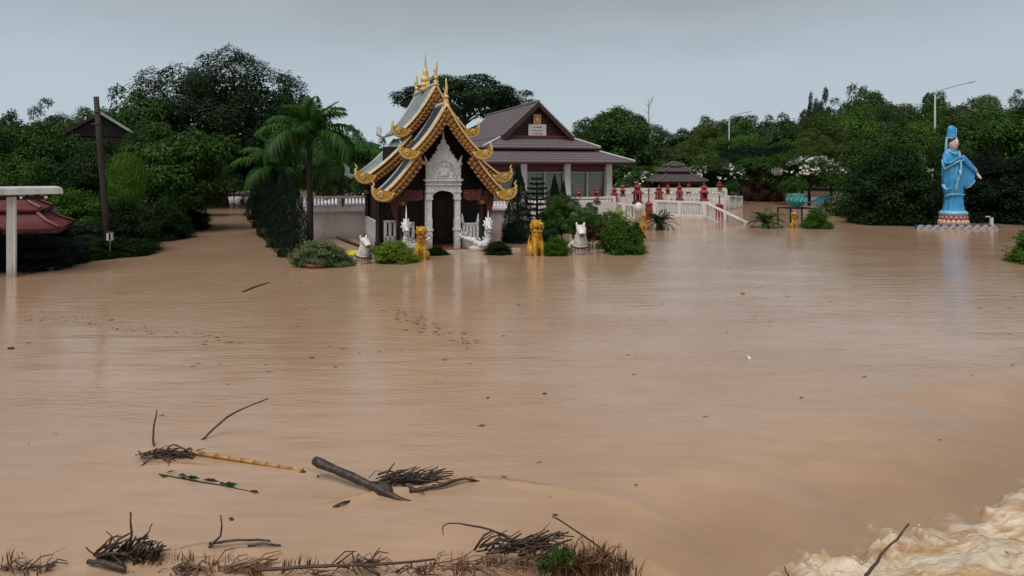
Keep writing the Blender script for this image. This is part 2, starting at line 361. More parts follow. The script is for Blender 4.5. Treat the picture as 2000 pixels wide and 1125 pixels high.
def trunk_mesh(seed, C, cb, r=0.022, mt='bark', limbs=9, lean=0.02):
    rnd = random.Random(seed); mb = MB()
    top = Vector((rnd.uniform(-lean, lean) * 2, rnd.uniform(-lean, lean) * 2, cb + 0.16))
    pts = [Vector((0, 0, -0.06)), Vector((rnd.uniform(-lean, lean), rnd.uniform(-lean, lean), cb * 0.5)), top]
    mb.tube(pts, [r * 1.35, r, r * 0.75], 8)
    cs = sorted(range(len(C)), key=lambda i: rnd.random())[:limbs]
    for i in cs:
        c = Vector(C[i]); s0 = pts[1].lerp(top, rnd.uniform(0.5, 1.0))
        midp = s0.lerp(c, 0.5) + Vector((rnd.uniform(-.03, .03), rnd.uniform(-.03, .03), rnd.uniform(-.02, .04)))
        mb.tube([s0, midp, c], [r * 0.5, r * 0.33, r * 0.12], 6)
    return mb.mesh('trunk', mt, True)

PROTO = {}
def proto(key, seed, tr=0.022, limbs=9, **kw):
    me, C = crown(seed, **kw)
    PROTO[key] = (me, trunk_mesh(seed, C, kw.get('cb', 0.2), tr, limbs=limbs))
proto('broad_a', 11, n=12500, cb=0.14, m=42, cr=(0.085, 0.175), leaf=0.042, ratio=0.42, shell=(0.64, 0.98), droop=0.7)
proto('broad_b', 12, n=21000, cb=0.22, m=36, cr=(0.085, 0.19), leaf=0.027, shell=(0.60, 1.0))
proto('broad_c', 13, n=16000, cb=0.08, m=54, cr=(0.07, 0.15), leaf=0.033, ratio=0.6, shell=(0.64, 1.02))
proto('feather', 19, n=17000, cb=0.10, m=60, cr=(0.06, 0.13), leaf=0.045, ratio=0.22, core=0.10, shell=(0.6, 1.05), droop=1.2, up=0.2)
proto('loose', 14, n=11000, cb=0.22, m=30, cr=(0.075, 0.14), leaf=0.033, core=0.06, shell=(0.6, 1.05))
proto('open_trunk', 15, n=14000, cb=0.40, m=38, cr=(0.09, 0.17), leaf=0.030)
proto('bush_a', 16, n=10000, cb=0.0, m=40, cr=(0.10, 0.18), leaf=0.062, ratio=0.34, jit=0.75, rag=(0.5, 1.45), dome=True, shell=(0.55, 0.92), tr=0.014, shoots=90)
proto('bush_b', 17, n=8000, cb=0.0, m=26, cr=(0.11, 0.20), leaf=0.078, ratio=0.36, jit=0.75, rag=(0.5, 1.5), dome=True, shell=(0.5, 0.95), tr=0.014, shoots=70)
proto('hedge', 18, n=17000, cb=0.0, m=56, cr=(0.085, 0.16), leaf=0.038, ratio=0.45, jit=0.5, rag=(0.6, 1.25), dome=True, shell=(0.64, 0.98), tr=0.02, shoots=60)

def cone_mesh(seed, n=15000, power=0.8, leaf=0.03, mt='leaf_black', flat=0.35, name='crown', round_top=False):
    rng = np.random.default_rng(seed)
    z = rng.random(n) ** 1.25
    if round_top: prof = np.where(z < 0.8, 0.42 + 0.08 * np.sin(z * 2), 0.48 * np.sqrt(np.maximum(1 - ((z - 0.8) / 0.2) ** 2, 0.02)))
    else: prof = 0.5 * (1 - z) ** power * np.clip(0.72 + z * 2.2, 0, 1) + 0.012
    a = rng.random(n) * 2 * PI
    lump = 1 + 0.10 * np.sin(a * 5 + z * 25) + 0.10 * np.sin(a * 3 - z * 37) + 0.06 * rng.normal(size=n)
    r = prof * lump * np.where(rng.random(n) < 0.2, rng.random(n), 1.0)
    P = np.stack([r * np.cos(a), r * np.sin(a), z * 0.97], 1)
    out = np.stack([np.cos(a), np.sin(a), np.full(n, 0.35)], 1)
    al = np.stack([np.cos(a) * 0.4, np.sin(a) * 0.4, np.full(n, 1.0)], 1)
    s = rng.uniform(0.7, 1.3, n)
    V, Q, t = leaves(rng, P, out + rng.normal(size=(n, 3)) * 0.5, leaf * s, leaf * 0.42 * s, 0, al)
    return np_mesh(name, V, Q, mt, t)
PROTO['cypress'] = (cone_mesh(21), MB().tube([(0, 0, -0.06), (0, 0, 0.5), (0, 0, 0.9)], [0.04, 0.03, 0.01], 7).mesh('trunk', 'bark', True))
PROTO['column'] = (cone_mesh(22, round_top=True, leaf=0.035, mt='leaf_mid'), MB().tube([(0, 0, -0.1), (0, 0, 0.6)], [0.05, 0.03], 7).mesh('trunk', 'bark', True))

trnd = random.Random(5)
def plant(name, label, cat, key, px, top, wpx, Y, mt=None, base=0.0, group=None, dsc=1.0, rz=None, crown_name='crown'):
    """a tree or shrub standing on the ground at photo column px, depth Y"""
    w = wpx * Y / F; h = Z(top, Y) - base
    t = thing(name, label, cat, (X(px, Y), Y, base), trnd.uniform(0, 6.28) if rz is None else rz, group, (w, w * dsc, h))
    cm, tm = PROTO[key]
    c = link(crown_name, cm, t); link('trunk', tm, t)
    if mt:
        c.material_slots[0].link = 'OBJECT'; c.material_slots[0].material = M[mt]
    return t

# ------------------------------------------------------------------ the setting: water and ground
def vnoise(x, y, seed, freq):
    rng = np.random.default_rng(seed); g = rng.random((257, 257))
    x = x * freq + 1000.3; y = y * freq + 1000.7
    xi = np.floor(x).astype(int); yi = np.floor(y).astype(int); fx = x - xi; fy = y - yi
    fx = fx * fx * (3 - 2 * fx); fy = fy * fy * (3 - 2 * fy)
    a = g[xi % 256, yi % 256]; b = g[(xi + 1) % 256, yi % 256]; c = g[xi % 256, (yi + 1) % 256]; d = g[(xi + 1) % 256, (yi + 1) % 256]
    return (a * (1 - fx) + b * fx) * (1 - fy) + (c * (1 - fx) + d * fx) * fy
def sstep(a, b, x):
    t = np.clip((x - a) / (b - a), 0, 1); return t * t * (3 - 2 * t)

def water_height(x, y):
    """still flood, sliding over the road edge into a churning race at the near right"""
    wob = (vnoise(x, y, 1, 0.9) - 0.5) * 0.9 + (vnoise(x, y, 2, 2.6) - 0.5) * 0.35
    s = (x - 2.46) * 0.489 - (y - 5.74) * 0.873 + wob * 0.5 + 0.04
    fade = sstep(2.2, 3.2, y) * (1 - sstep(11.5, 13.5, x))
    drop = -0.36 * sstep(-1.9, 0.35, s)
    f = sstep(-0.10, 0.22, s + (vnoise(x, y, 21, 5.0) - 0.5) * 0.30 + (vnoise(x, y, 22, 14.0) - 0.5) * 0.18)
    u = x * 0.873 + y * 0.489; v = -x * 0.489 + y * 0.873
    wu = u + 0.5 * vnoise(u, v, 41, 1.3); wv = v + 0.35 * vnoise(u, v, 42, 1.7)
    rough = 0.15 * vnoise(wu * 0.7, wv, 3, 2.0) + 0.085 * (1 - np.abs(vnoise(wu * 0.45, wv, 4, 5.0) - 0.5) * 2) + 0.055 * (1 - np.abs(vnoise(wu * 0.5, wv, 5, 10.0) - 0.5) * 2) + 0.02 * vnoise(u * 0.6, v, 9, 22.0)
    z = (drop + f * (rough - 0.07)) * fade
    # the lip curling out of the grass at the bottom, and the low wake behind the stranded log
    lip = np.exp(-((y - 5.35 - 0.10 * np.sin(x * 2)) / 0.14) ** 2) * sstep(0.1, 0.5, x) * (1 - sstep(1.0, 1.5, x))
    z += lip * 0.05 * vnoise(x, y, 6, 5)
    def ridge(x0, y0, x1, y1, w, h):
        dx, dy = x1 - x0, y1 - y0; L2 = dx * dx + dy * dy
        t = np.clip(((x - x0) * dx + (y - y0) * dy) / L2, 0, 1)
        d = np.hypot(x - x0 - t * dx, y - y0 - t * dy)
        return h * np.exp(-(d / w) ** 2) * (0.4 + 1.2 * vnoise(x, y, 7, 7)) * np.sin(PI * (0.12 + 0.76 * t))
    a = WP(660, 985); b = WP(742, 962); c = WP(940, 938); d = WP(1130, 960)
    wk = ridge(a[0], a[1], b[0], b[1], 0.035, 0.05) + ridge(b[0], b[1], c[0], c[1], 0.03, 0.035) + ridge(c[0], c[1], d[0], d[1], 0.06, 0.02)
    for (ax, ay, bx, by, ww, hh_) in ((160, 1104, 330, 1090, 0.05, 0.02), (300, 1092, 410, 1066, 0.05, 0.03), (400, 1080, 560, 1072, 0.05, 0.02), (270, 905, 420, 912, 0.05, 0.012), (600, 918, 700, 956, 0.05, 0.015), (940, 1082, 1110, 1060, 0.06, 0.025), (1200, 1098, 1290, 1128, 0.08, 0.06), (1130, 955, 1330, 985, 0.07, 0.014), (560, 1090, 800, 1098, 0.06, 0.018), (1230, 1040, 1400, 1090, 0.09, 0.022)):
        a = WP(ax, ay); b = WP(bx, by); wk = wk + ridge(a[0], a[1], b[0], b[1], ww, hh_)
    z += wk
    z += (vnoise(x, y * 1.8, 8, 1.1) - 0.5) * 0.008 * (1 - f)
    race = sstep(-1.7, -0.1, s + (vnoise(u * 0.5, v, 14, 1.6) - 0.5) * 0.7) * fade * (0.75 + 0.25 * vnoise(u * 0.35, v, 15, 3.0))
    return z, f * fade, wk, race
def water_z(x, y):
    return float(water_height(np.array([x]), np.array([y]))[0][0])

xs = np.concatenate([np.arange(-10, 1.999, 0.05), np.arange(2, 6.4, 0.02), np.arange(6.4, 14.001, 0.05)]); ys = np.concatenate([np.arange(2, 4.999, 0.05), np.arange(5.0, 7.8, 0.022), np.arange(7.8, 14.001, 0.05)])
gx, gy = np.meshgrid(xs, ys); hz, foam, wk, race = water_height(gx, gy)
edge = sstep(0, 1.0, np.minimum(np.minimum(gx + 10, 14 - gx), np.minimum(gy - 2, 14 - gy)))
hz *= edge
nx, ny = len(xs), len(ys)
Vn = np.stack([gx.ravel(), gy.ravel(), hz.ravel()], 1)
ii = (np.arange(ny - 1)[:, None] * nx + np.arange(nx - 1)[None, :]).ravel()
Qn = np.stack([ii, ii + 1, ii + 1 + nx, ii + nx], 1)
B = 900.0
Vo = np.array([(-B, -60, 0), (-10, -60, 0), (14, -60, 0), (B, -60, 0), (-B, 2, 0), (-10, 2, 0), (14, 2, 0), (B, 2, 0),
               (-B, 14, 0), (-10, 14, 0), (14, 14, 0), (B, 14, 0), (-B, B, 0), (-10, B, 0), (14, B, 0), (B, B, 0)], float)
Qo = np.array([(r * 4 + c, r * 4 + c + 1, r * 4 + c + 5, r * 4 + c + 4) for r in range(3) for c in range(3) if not (r == 1 and c == 1)]) + len(Vn)
m = bpy.data.materials.new('silty_flood_water'); nt, N, L, b = nodes_of(m)
tc = N.new('ShaderNodeTexCoord')
def noise(scale, stretch=(1, 1, 1), detail=4, rot=0.0):
    mp = N.new('ShaderNodeMapping'); mp.inputs['Scale'].default_value = stretch; mp.inputs['Rotation'].default_value = (0, 0, rot)
    L.new(tc.outputs['Object'], mp.inputs[0])
    n_ = N.new('ShaderNodeTexNoise'); n_.inputs['Scale'].default_value = scale; n_.inputs['Detail'].default_value = detail
    L.new(mp.outputs[0], n_.inputs['Vector']); return n_.outputs['Fac']
def mrange(src, a, b_, c=0.0, d=1.0):
    r = N.new('ShaderNodeMapRange'); r.inputs['From Min'].default_value = a; r.inputs['From Max'].default_value = b_
    r.inputs['To Min'].default_value = c; r.inputs['To Max'].default_value = d; L.new(src, r.inputs['Value']); return r.outputs[0]
def mixc(fac, A, Bc):
    x_ = N.new('ShaderNodeMix'); x_.data_type = 'RGBA'; L.new(fac, x_.inputs['Factor'])
    for key, val in (('A', A), ('B', Bc)):
        if isinstance(val, tuple): x_.inputs[key].default_value = (*val, 1)
        else: L.new(val, x_.inputs[key])
    return x_.outputs['Result']
silt_and_sheen = mixc(mrange(noise(0.35, (1, 0.6, 1)), 0.35, 0.65), (0.430, 0.286, 0.192), (0.375, 0.238, 0.148))
silt_and_sheen = mixc(mrange(noise(3.0, (0.4, 1.6, 1), 6), 0.45, 0.8, 0, 0.6), silt_and_sheen, (0.33, 0.205, 0.115))
silt_and_sheen = mixc(mrange(noise(2.2, (0.22, 2.2, 1), 7, 0.12), 0.52, 0.74, 0, 0.28), silt_and_sheen, (0.30, 0.19, 0.11))
silt_and_sheen = mixc(mrange(noise(5.0, (0.3, 2.4, 1), 6, -0.1), 0.56, 0.75, 0, 0.22), silt_and_sheen, (0.50, 0.37, 0.27))
af = N.new('ShaderNodeAttribute'); af.attribute_name = 'foam'
aw = N.new('ShaderNodeAttribute'); aw.attribute_name = 'wake'
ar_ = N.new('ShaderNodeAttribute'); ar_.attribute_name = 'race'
silt_and_sheen = mixc(mrange(ar_.outputs['Fac'], 0, 1, 0, 0.75), silt_and_sheen, (0.255, 0.155, 0.078))  # darker slope before the foam: weaker sky reflection painted into the colour
silt_and_sheen = mixc(aw.outputs['Fac'], silt_and_sheen, (0.43, 0.285, 0.155))
fcol = mixc(mrange(noise(3.5, (0.5, 1.8, 1), 10, -0.51), 0.36, 0.66), (0.36, 0.20, 0.075), (0.52, 0.36, 0.20))
fcol = mixc(mrange(noise(2.2, (0.4, 1.9, 1), 12, -0.51), 0.46, 0.62), fcol, (0.60, 0.50, 0.37))
fcol = mixc(mrange(noise(9.0, (0.3, 2.0, 1), 10, -0.51), 0.52, 0.66, 0, 0.7), fcol, (0.68, 0.61, 0.51))
fcol = mixc(mrange(noise(12.0, (0.35, 1.9, 1), 8, -0.4), 0.56, 0.70, 0, 0.8), fcol, (0.28, 0.15, 0.055))
ff = N.new('ShaderNodeMath'); ff.operation = 'MULTIPLY'; L.new(af.outputs['Fac'], ff.inputs[0]); ff.inputs[1].default_value = 0.92
L.new(mixc(ff.outputs[0], silt_and_sheen, fcol), b.inputs['Base Color'])
L.new(mrange(af.outputs['Fac'], 0, 1, 0.12, 0.30), b.inputs['Roughness'])
b.inputs['IOR'].default_value = 1.5; b.inputs['Specular IOR Level'].default_value = 0.5
bp1 = N.new('ShaderNodeBump'); bp1.inputs['Strength'].default_value = 0.17; bp1.inputs['Distance'].default_value = 0.06
L.new(mrange(noise(0.28, (0.6, 1.3, 1), 3, 0.3), 0.38, 0.62, 0.06, 0.26), bp1.inputs['Strength'])
L.new(noise(2.2, (0.4, 1.7, 1), 4, 0.06), bp1.inputs['Height'])
bp2 = N.new('ShaderNodeBump'); bp2.inputs['Strength'].default_value = 0.42; bp2.inputs['Distance'].default_value = 0.02
L.new(mrange(noise(0.45, (0.5, 1.4, 1), 4, -0.4), 0.36, 0.64, 0.10, 0.62), bp2.inputs['Strength'])
L.new(noise(7.0, (0.5, 1.7, 1), 8), bp2.inputs['Height']); L.new(bp1.outputs[0], bp2.inputs['Normal'])
bp3 = N.new('ShaderNodeBump'); bp3.inputs['Distance'].default_value = 0.06
L.new(mrange(af.outputs['Fac'], 0, 1, 0, 0.55), bp3.inputs['Strength'])
L.new(noise(16.0, (0.8, 1.7, 1), 12, 0.6), bp3.inputs['Height']); L.new(bp2.outputs[0], bp3.inputs['Normal'])
L.new(bp3.outputs[0], b.inputs['Normal'])
M['water'] = m
me = np_mesh('flood_water', np.vstack([Vn, Vo]), np.vstack([Qn, Qo]), 'water')
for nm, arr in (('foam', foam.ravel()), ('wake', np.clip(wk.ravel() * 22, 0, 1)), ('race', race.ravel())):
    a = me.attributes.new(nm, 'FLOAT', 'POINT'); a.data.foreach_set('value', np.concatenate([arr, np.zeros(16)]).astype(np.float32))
me.polygons.foreach_set('use_smooth', [True] * len(me.polygons))
tag(link('flood_water', me), kind='structure')

gxs = np.array([-900, -200, -60, -20, 0, 20, 60, 200, 900.]); gys = np.array([-60, 0, 40, 72, 80, 100, 140, 250, 900.])
gx, gy = np.meshgrid(gxs, gys); gz = np.interp(gy, [-60, 72, 80, 100, 140, 900], [-1.3, -1.1, 0.1, 0.4, 2.0, 3.0])
n9 = 9; ii = (np.arange(8)[:, None] * n9 + np.arange(8)[None, :]).ravel()
tag(link('ground', np_mesh('ground', np.stack([gx.ravel(), gy.ravel(), gz.ravel()], 1), np.stack([ii, ii + 1, ii + 1 + n9, ii + n9], 1), 'ground')), kind='structure')

# ------------------------------------------------------------------ the shrine
RZ = math.radians(18.0)
shrine = thing('shrine', 'small ornate shrine with gilded tiered gable roofs and white stucco doorway', 'shrine', (-2.42, 25.9, 0), RZ)
S = shrine
def curve(u0, z0, u1, z1, sag, n=14):
    return [(u0 + (u1 - u0) * t, z0 + (z1 - z0) * (t + sag * t * (1 - t))) for t in (i / n for i in range(n + 1))]
def gold_curl(parent, u, v, z, sgn, r=0.26):
    """upturned gilded naga curl at the lower end of a bargeboard; opens up and outward"""
    mb = MB()
    arc = [PI * (-0.05 - 1.05 * i / 14) for i in range(15)]          # from the inner side down and round to the outer tip
    pts = [(-sgn * r * math.cos(a) * 1.12, 0, r * math.sin(a)) for a in arc]
    pts += [(sgn * r * 1.16, 0, r * 0.50), (sgn * r * 0.95, 0, r * 0.78), (sgn * r * 1.22, 0, r * 1.15)]
    rim = [0.055] * 15 + [0.045, 0.03, 0.008]
    c = MB().prism([(p[0] * 0.93, p[2] * 0.93 + 0.01) for p in pts[:15]], -0.05, 0.05).build('curl', 'gold', parent, (u, v, z))
    MB().tube(pts, rim, 7).build('curl_rim', 'goldpale', c, smooth=True)
    sp = [(sgn * 0.10 + 0.12 * (1 - k / 16) * math.cos(k * 0.8) * 0.9, -0.055, -r * 0.36 + 0.12 * (1 - k / 16) * math.sin(k * 0.8)) for k in range(15)]
    MB().tube(sp, [0.026] * 12 + [0.02, 0.016, 0.01], 6).build('scroll', 'goldpale', c, smooth=True)
    return c
flame = MB().prism([(-0.085, 0.10), (0.085, 0.10), (0.095, 0.0), (0.05, -0.09), (0.0, -0.15), (-0.05, -0.09), (-0.095, 0.0)], -0.025, 0.025)
flame.ell((0, -0.03, 0.0), (0.05, 0.03, 0.05), 8, 6); flame_me = flame.mesh('flame_ornament', 'ornament')
def bargeboard(seg, v, sgn, depth, taper=0.75):
    up_ = [(sgn * a, z) for a, z in seg]
    n = len(seg) - 1
    lo = []
    for i, (a, z) in enumerate(seg):
        t = i / n; dd = depth * (1 - (1 - taper) * t)
        lo.append((sgn * (a - dd * 0.42), z - dd * 0.80))
    bo = MB().strip(up_, lo, v - 0.05, v + 0.05).build('bargeboard', 'board', S)
    MB().tube([(a, v - 0.045, z + 0.03) for a, z in up_], 0.045, 6).build('edge_moulding', 'goldpale', bo, smooth=True)
    k = max(4, int(math.dist(seg[0], seg[-1]) / 0.155))
    for j in range(k):
        t = (j + 0.5) / k * n; i = min(int(t), n - 1); f = t - i
        a = lo[i][0] * (1 - f) + lo[i + 1][0] * f; z = lo[i][1] * (1 - f) + lo[i + 1][1] * f
        link('flame_ornament', flame_me, bo, (a, v - 0.02, z + 0.03), (0, -sgn * 0.75, 0), (0.72, 1, 0.85))
        ua = up_[i][0] * (1 - f) + up_[i + 1][0] * f; uz = up_[i][1] * (1 - f) + up_[i + 1][1] * f
        link('rosette', rosette_me, bo, ((a + ua) / 2, v - 0.055, (z + uz) / 2))
    return bo
rs = MB()
for k in range(6):
    rs.ell((0.055 * math.cos(k * PI / 3), 0, 0.055 * math.sin(k * PI / 3)), (0.035, 0.02, 0.035), 6, 4)
rs.ell((0, -0.01, 0), (0.035, 0.03, 0.035), 6, 4)
rosette_me = rs.mesh('rosette', 'ornament', True)
def roof_sheet(seg, v0, v1, sgn, mt='shrinetile'):
    t = 0.05; mb = MB()
    rings = [[(sgn * a, v0, z), (sgn * a, v1, z), (sgn * a, v1, z - t), (sgn * a, v0, z - t)] for a, z in seg]
    mb.loft(rings if sgn > 0 else [r[::-1] for r in rings])
    o = mb.build('roof_slope', mt, S)
    rb = MB(); k = int((v1 - v0) / 0.15)
    for j in range(1, k):
        v = v0 + (v1 - v0) * j / k
        rb.tube([(sgn * a, v, z + 0.012) for a, z in seg[::2]], 0.035, 5)
    r = rb.build('tile_rolls', mt, o); r['kind'] = 'stuff'
    for v in (v0 + 0.10, v1 - 0.04):
        MB().tube([(sgn * a, v, z + 0.04) for a, z in seg], 0.06, 6).build('verge_cap', 'ridge', o, smooth=True)
    return o
def chofa(u, v, z, h, lean=0.0, beak=True):
    mb = MB()
    mb.lathe([(0.11, 0), (0.13, 0.06), (0.08, 0.12), (0.10, 0.18), (0.05, 0.26)], 8, (u, v, z))
    mb.tube([(u, v, z + 0.2), (u - 0.03, v, z + h * 0.4), (u + 0.015, v - 0.02, z + h * 0.62), (u + lean, v, z + h * 0.85), (u + lean * 1.5, v, z + h)],
            [0.075, 0.065, 0.05, 0.032, 0.008], 8)
    if beak:
        mb.tube([(u, v, z + h * 0.5), (u - 0.09, v - 0.05, z + h * 0.56), (u - 0.12, v - 0.06, z + h * 0.64)], [0.035, 0.025, 0.006], 6)
        mb.ell((u, v - 0.02, z + h * 0.32), (0.09, 0.07, 0.09), 8, 6)
    return mb.build('roof_finial', 'goldpale', S, smooth=True)
# (front v, back v, apex z, upper end, lower start, lower end)
TIERS = [(-0.5, 1.25, 5.03, (1.24, 3.36), (0.94, 3.40), (2.14, 1.98)),
         (1.2, 5.0, 5.88, (1.24, 4.18), (0.90, 4.02), (2.52, 2.55))]
for ti, (v0, v1, za, e1, s2, e2) in enumerate(TIERS):
    for sgn in (-1, 1):
        seg1 = curve(0.0, za, e1[0], e1[1], 0.40); seg2 = curve(s2[0], s2[1], e2[0], e2[1], 0.34)
        mt_ = 'fronttile' if ti == 0 else 'shrinetile'
        roof_sheet(seg1, v0, v1, sgn, mt_); roof_sheet(seg2, v0 + 0.04, v1, sgn, mt_)
        bargeboard(seg1, v0 - 0.06, sgn, 0.36); bargeboard(seg2, v0 - 0.01, sgn, 0.38, 0.85)
        gold_curl(S, sgn * (e1[0] + 0.04), v0 - 0.10, e1[1] + 0.12, sgn, 0.29)
        gold_curl(S, sgn * (e2[0] + 0.02), v0 - 0.07, e2[1] + 0.11, sgn, 0.31)
        for (eu, ez) in (e1, e2):                                        # whitewashed curls at the back corners
            if ti == 1:
                MB().tube([(sgn * (eu - 0.15), v1, ez + 0.08), (sgn * (eu + 0.12), v1 + 0.1, ez - 0.02), (sgn * (eu + 0.28), v1 + 0.2, ez + 0.10), (sgn * (eu + 0.26), v1 + 0.2, ez + 0.3), (sgn * (eu + 0.42), v1 + 0.25, ez + 0.55)],
                          [0.06, 0.09, 0.12, 0.10, 0.012], 8).build('corner_finial', 'stucco', S, smooth=True)
    # dark boarded gable behind the bargeboards
    g = curve(0.0, za - 0.06, e1[0] - 0.05, e1[1] - 0.06, 0.40, 8); g2 = curve(s2[0], s2[1] - 0.35, e2[0] - 0.35, e2[1] - 0.06, 0.34, 6)
    right = g + [p for p in g2 if p[1] < g[-1][1] - 0.05]
    zb = 2.15 if ti == 0 else 2.45
    poly = right + [(right[-1][0], zb - 0.1)]
    poly = poly + [(-a, z) for a, z in reversed(poly)][:-1]
    gv = 0.95 if ti == 0 else v0 + 0.14
    MB().prism(poly, gv, gv + 0.06).build('gable_panel', 'darkwood', S)
    bm_ = MB().tube([(0, v0 - 0.05, za + 0.06), (0, v1, za + 0.06)], 0.08, 6); bm_.build('ridge_cap', 'ridge', S)
chofa(0, -0.50, 5.0, 0.98); chofa(0, 1.15, 5.86, 1.0, 0.03); chofa(0, 4.95, 5.86, 0.95)
sp = MB().lathe([(0.24, 0), (0.26, 0.08), (0.18, 0.14), (0.22, 0.26), (0.16, 0.34), (0.19, 0.46), (0.12, 0.62), (0.10, 0.8), (0.05, 0.92), (0.035, 1.2), (0.008, 1.5)], 10, (0, 3.1, 5.86))
for k in (-2, -1, 1, 2): sp.lathe([(0.09, 0), (0.10, 0.05), (0.05, 0.12), (0.045, 0.2), (0.005, 0.45 - 0.07 * abs(k))], 8, (0, 3.1 + k * 0.32, 5.9))
sp.box((0, 3.1, 5.92), (0.14, 1.6, 0.1)); sp.build('ridge_spire', 'goldpale', S, smooth=False)
# body
boxp('plinth', 'terracotta', S, (0, 2.3, -0.40), (4.5, 5.5, 0.9), bevel=0.02)
boxp('step', 'terracotta', S, (0.9, -0.62, -0.46), (3.4, 0.26, 0.98), bevel=0.02); boxp('step_nosing', 'white', S, (0.9, -0.76, 0.03), (3.4, 0.04, 0.07), bevel=0.008)
boxp('rear_wall', 'darkwood', S, (0, 4.7, 1.4), (3.9, 0.12, 2.8))
for sgn in (-1, 1):
    boxp('side_wall', 'darkwood', S, (sgn * 1.92, 3.05, 1.6), (0.10, 3.2, 2.6))
    boxp('inner_wall', 'darkwood', S, (sgn * 1.2, 1.6, 1.9), (1.34, 0.08, 3.5))
for u, v, hh in ((-1.42, 0.05, 2.15), (1.42, 0.05, 2.15), (-2.05, 1.45, 2.5), (2.05, 1.45, 2.5), (-2.05, 4.6, 2.5), (2.05, 4.6, 2.5)):
    p = MB().lathe([(0.13, 0.05), (0.13, 0.2), (0.10, 0.26), (0.095, hh * 0.72), (0.13, hh * 0.76), (0.10, hh * 0.8), (0.15, hh * 0.9), (0.16, hh)], 10, (u, v, 0)).build('pillar', 'darkwood', S, smooth=True)
    MB().lathe([(0.14, hh * 0.74), (0.155, hh * 0.77), (0.14, hh * 0.80)], 10, (u, v, 0)).build('capital_band', 'ornament', p, smooth=True)
for sgn in (-1, 1):
    # carved lintel pieces and hanging brackets
    MB().prism([(sgn * 0.72, 2.10), (sgn * 1.62, 2.10), (sgn * 1.62, 1.78), (sgn * 1.40, 1.55), (sgn * 1.2, 1.74), (sgn * 0.95, 1.72), (sgn * 0.72, 1.80)], -0.08, 0.0).build('carved_lintel', 'board', S)
    MB().prism([(sgn * 1.52, 2.05), (sgn * 1.96, 2.12), (sgn * 1.84, 1.75), (sgn * 1.80, 1.45), (sgn * 1.68, 1.1), (sgn * 1.58, 0.88), (sgn * 1.58, 1.35)], -0.04, 0.04).build('eave_bracket', 'board', S)
    MB().prism([(sgn * 2.12, 2.45), (sgn * 2.42, 2.50), (sgn * 2.33, 2.1), (sgn * 2.25, 1.7), (sgn * 2.16, 1.5)], 1.40, 1.48).build('eave_bracket', 'board', S)
# portal
po = MB()
for sgn in (-1, 1):
    po.box((sgn * 0.50, -0.02, 0.55), (0.20, 0.22, 1.1)); po.box((sgn * 0.50, -0.02, 0.72), (0.26, 0.28, 0.08)); po.box((sgn * 0.50, -0.02, 1.35), (0.17, 0.18, 0.9))
    po.box((sgn * 0.50, -0.02, 1.80), (0.25, 0.26, 0.07)); po.box((sgn * 0.50, -0.02, 1.92), (0.21, 0.22, 0.16)); po.box((sgn * 0.50, -0.02, 2.05), (0.28, 0.28, 0.07))
    po.box((sgn * 0.60, 0.02, 1.0), (0.06, 0.14, 2.0))
po.build('door_column', 'stucco', S)
for o in (): pass
# cusped arch spandrel
arch = [(-0.41, 1.78)] + [(0.385 * math.cos(a), 1.86 + (0.20 + 0.03 * abs(math.sin(2.5 * a))) * math.sin(a)) for a in (PI - PI * i / 14 for i in range(15))] + [(0.41, 1.78)]
outer = [(0.62, 1.78), (0.62, 2.42), (-0.62, 2.42), (-0.62, 1.78)]
MB().prism(arch + outer, -0.10, 0.06).build('door_arch', 'stucco', S)
boxp('portal_cornice', 'stucco', S, (0, -0.03, 2.45), (1.36, 0.30, 0.07)); boxp('portal_cornice', 'stucco', S, (0, -0.03, 2.30), (1.28, 0.26, 0.04))
ped = [(0.62, 2.48), (0.62, 2.95), (0.70, 3.02), (0.63, 3.05), (0.68, 3.32), (0.56, 3.12), (0.50, 3.06), (0.46, 3.20), (0.40, 3.22), (0.37, 3.34), (0.30, 3.36), (0.27, 3.47), (0.20, 3.47), (0.23, 3.58), (0.17, 3.68), (0.10, 3.72), (0.08, 3.84), (0.035, 3.88), (0.025, 4.02)]
MB().prism(ped + [(-a, z) for a, z in reversed(ped)], -0.10, 0.06).build('pediment', 'stucco', S)
rl = MB()
for rr, w in ((0.47, 0.030), (0.34, 0.022)):
    rl.tube([(rr * math.cos(a), -0.115, 2.56 + rr * 1.25 * math.sin(a)) for a in (PI * i / 20 for i in range(21))], w, 6)
for k in range(15):
    a = PI * (0.06 + 0.88 * k / 14); rr = 0.405
    rl.ell((rr * math.cos(a), -0.11, 2.56 + rr * 1.27 * math.sin(a)), (0.022, 0.03, 0.045), 6, 5, Matrix.Rotation(-(a - PI / 2), 3, 'Y'))
for k in range(11): rl.ell((-0.5 + k * 0.1, -0.12, 2.52), (0.04, 0.025, 0.035), 6, 5)
for sgn in (-1, 1):
    rl.tube([(sgn * (0.56 + 0.05 * math.cos(k * 0.7)), -0.11, 2.62 + 0.05 * k) for k in range(9)], [0.035 - 0.002 * k for k in range(9)], 6)
rl.build('pediment_relief', 'stucco', S, smooth=True)
bd = MB()
bd.ell((0, -0.11, 2.62), (0.20, 0.05, 0.06), 12, 6); bd.ell((0, -0.11, 2.76), (0.11, 0.05, 0.14), 12, 8); bd.ell((0, -0.13, 2.93), (0.06, 0.05, 0.07), 10, 8); bd.ell((0, -0.13, 3.01), (0.025, 0.03, 0.05), 8, 6)
for sgn in (-1, 1): bd.tube([(sgn * 0.10, -0.12, 2.83), (sgn * 0.15, -0.13, 2.72), (sgn * 0.03, -0.15, 2.66)], [0.035, 0.03, 0.025], 6)
bd.build('seated_figure_relief', 'stucco', S, remesh=0.012)
MB().lathe([(0.012, 0), (0.04, 0.05), (0.05, 0.1), (0.02, 0.16), (0.03, 0.2), (0.003, 0.42)], 8, (0, -0.02, 3.98)).build('pediment_spire', 'stucco', S, smooth=True)
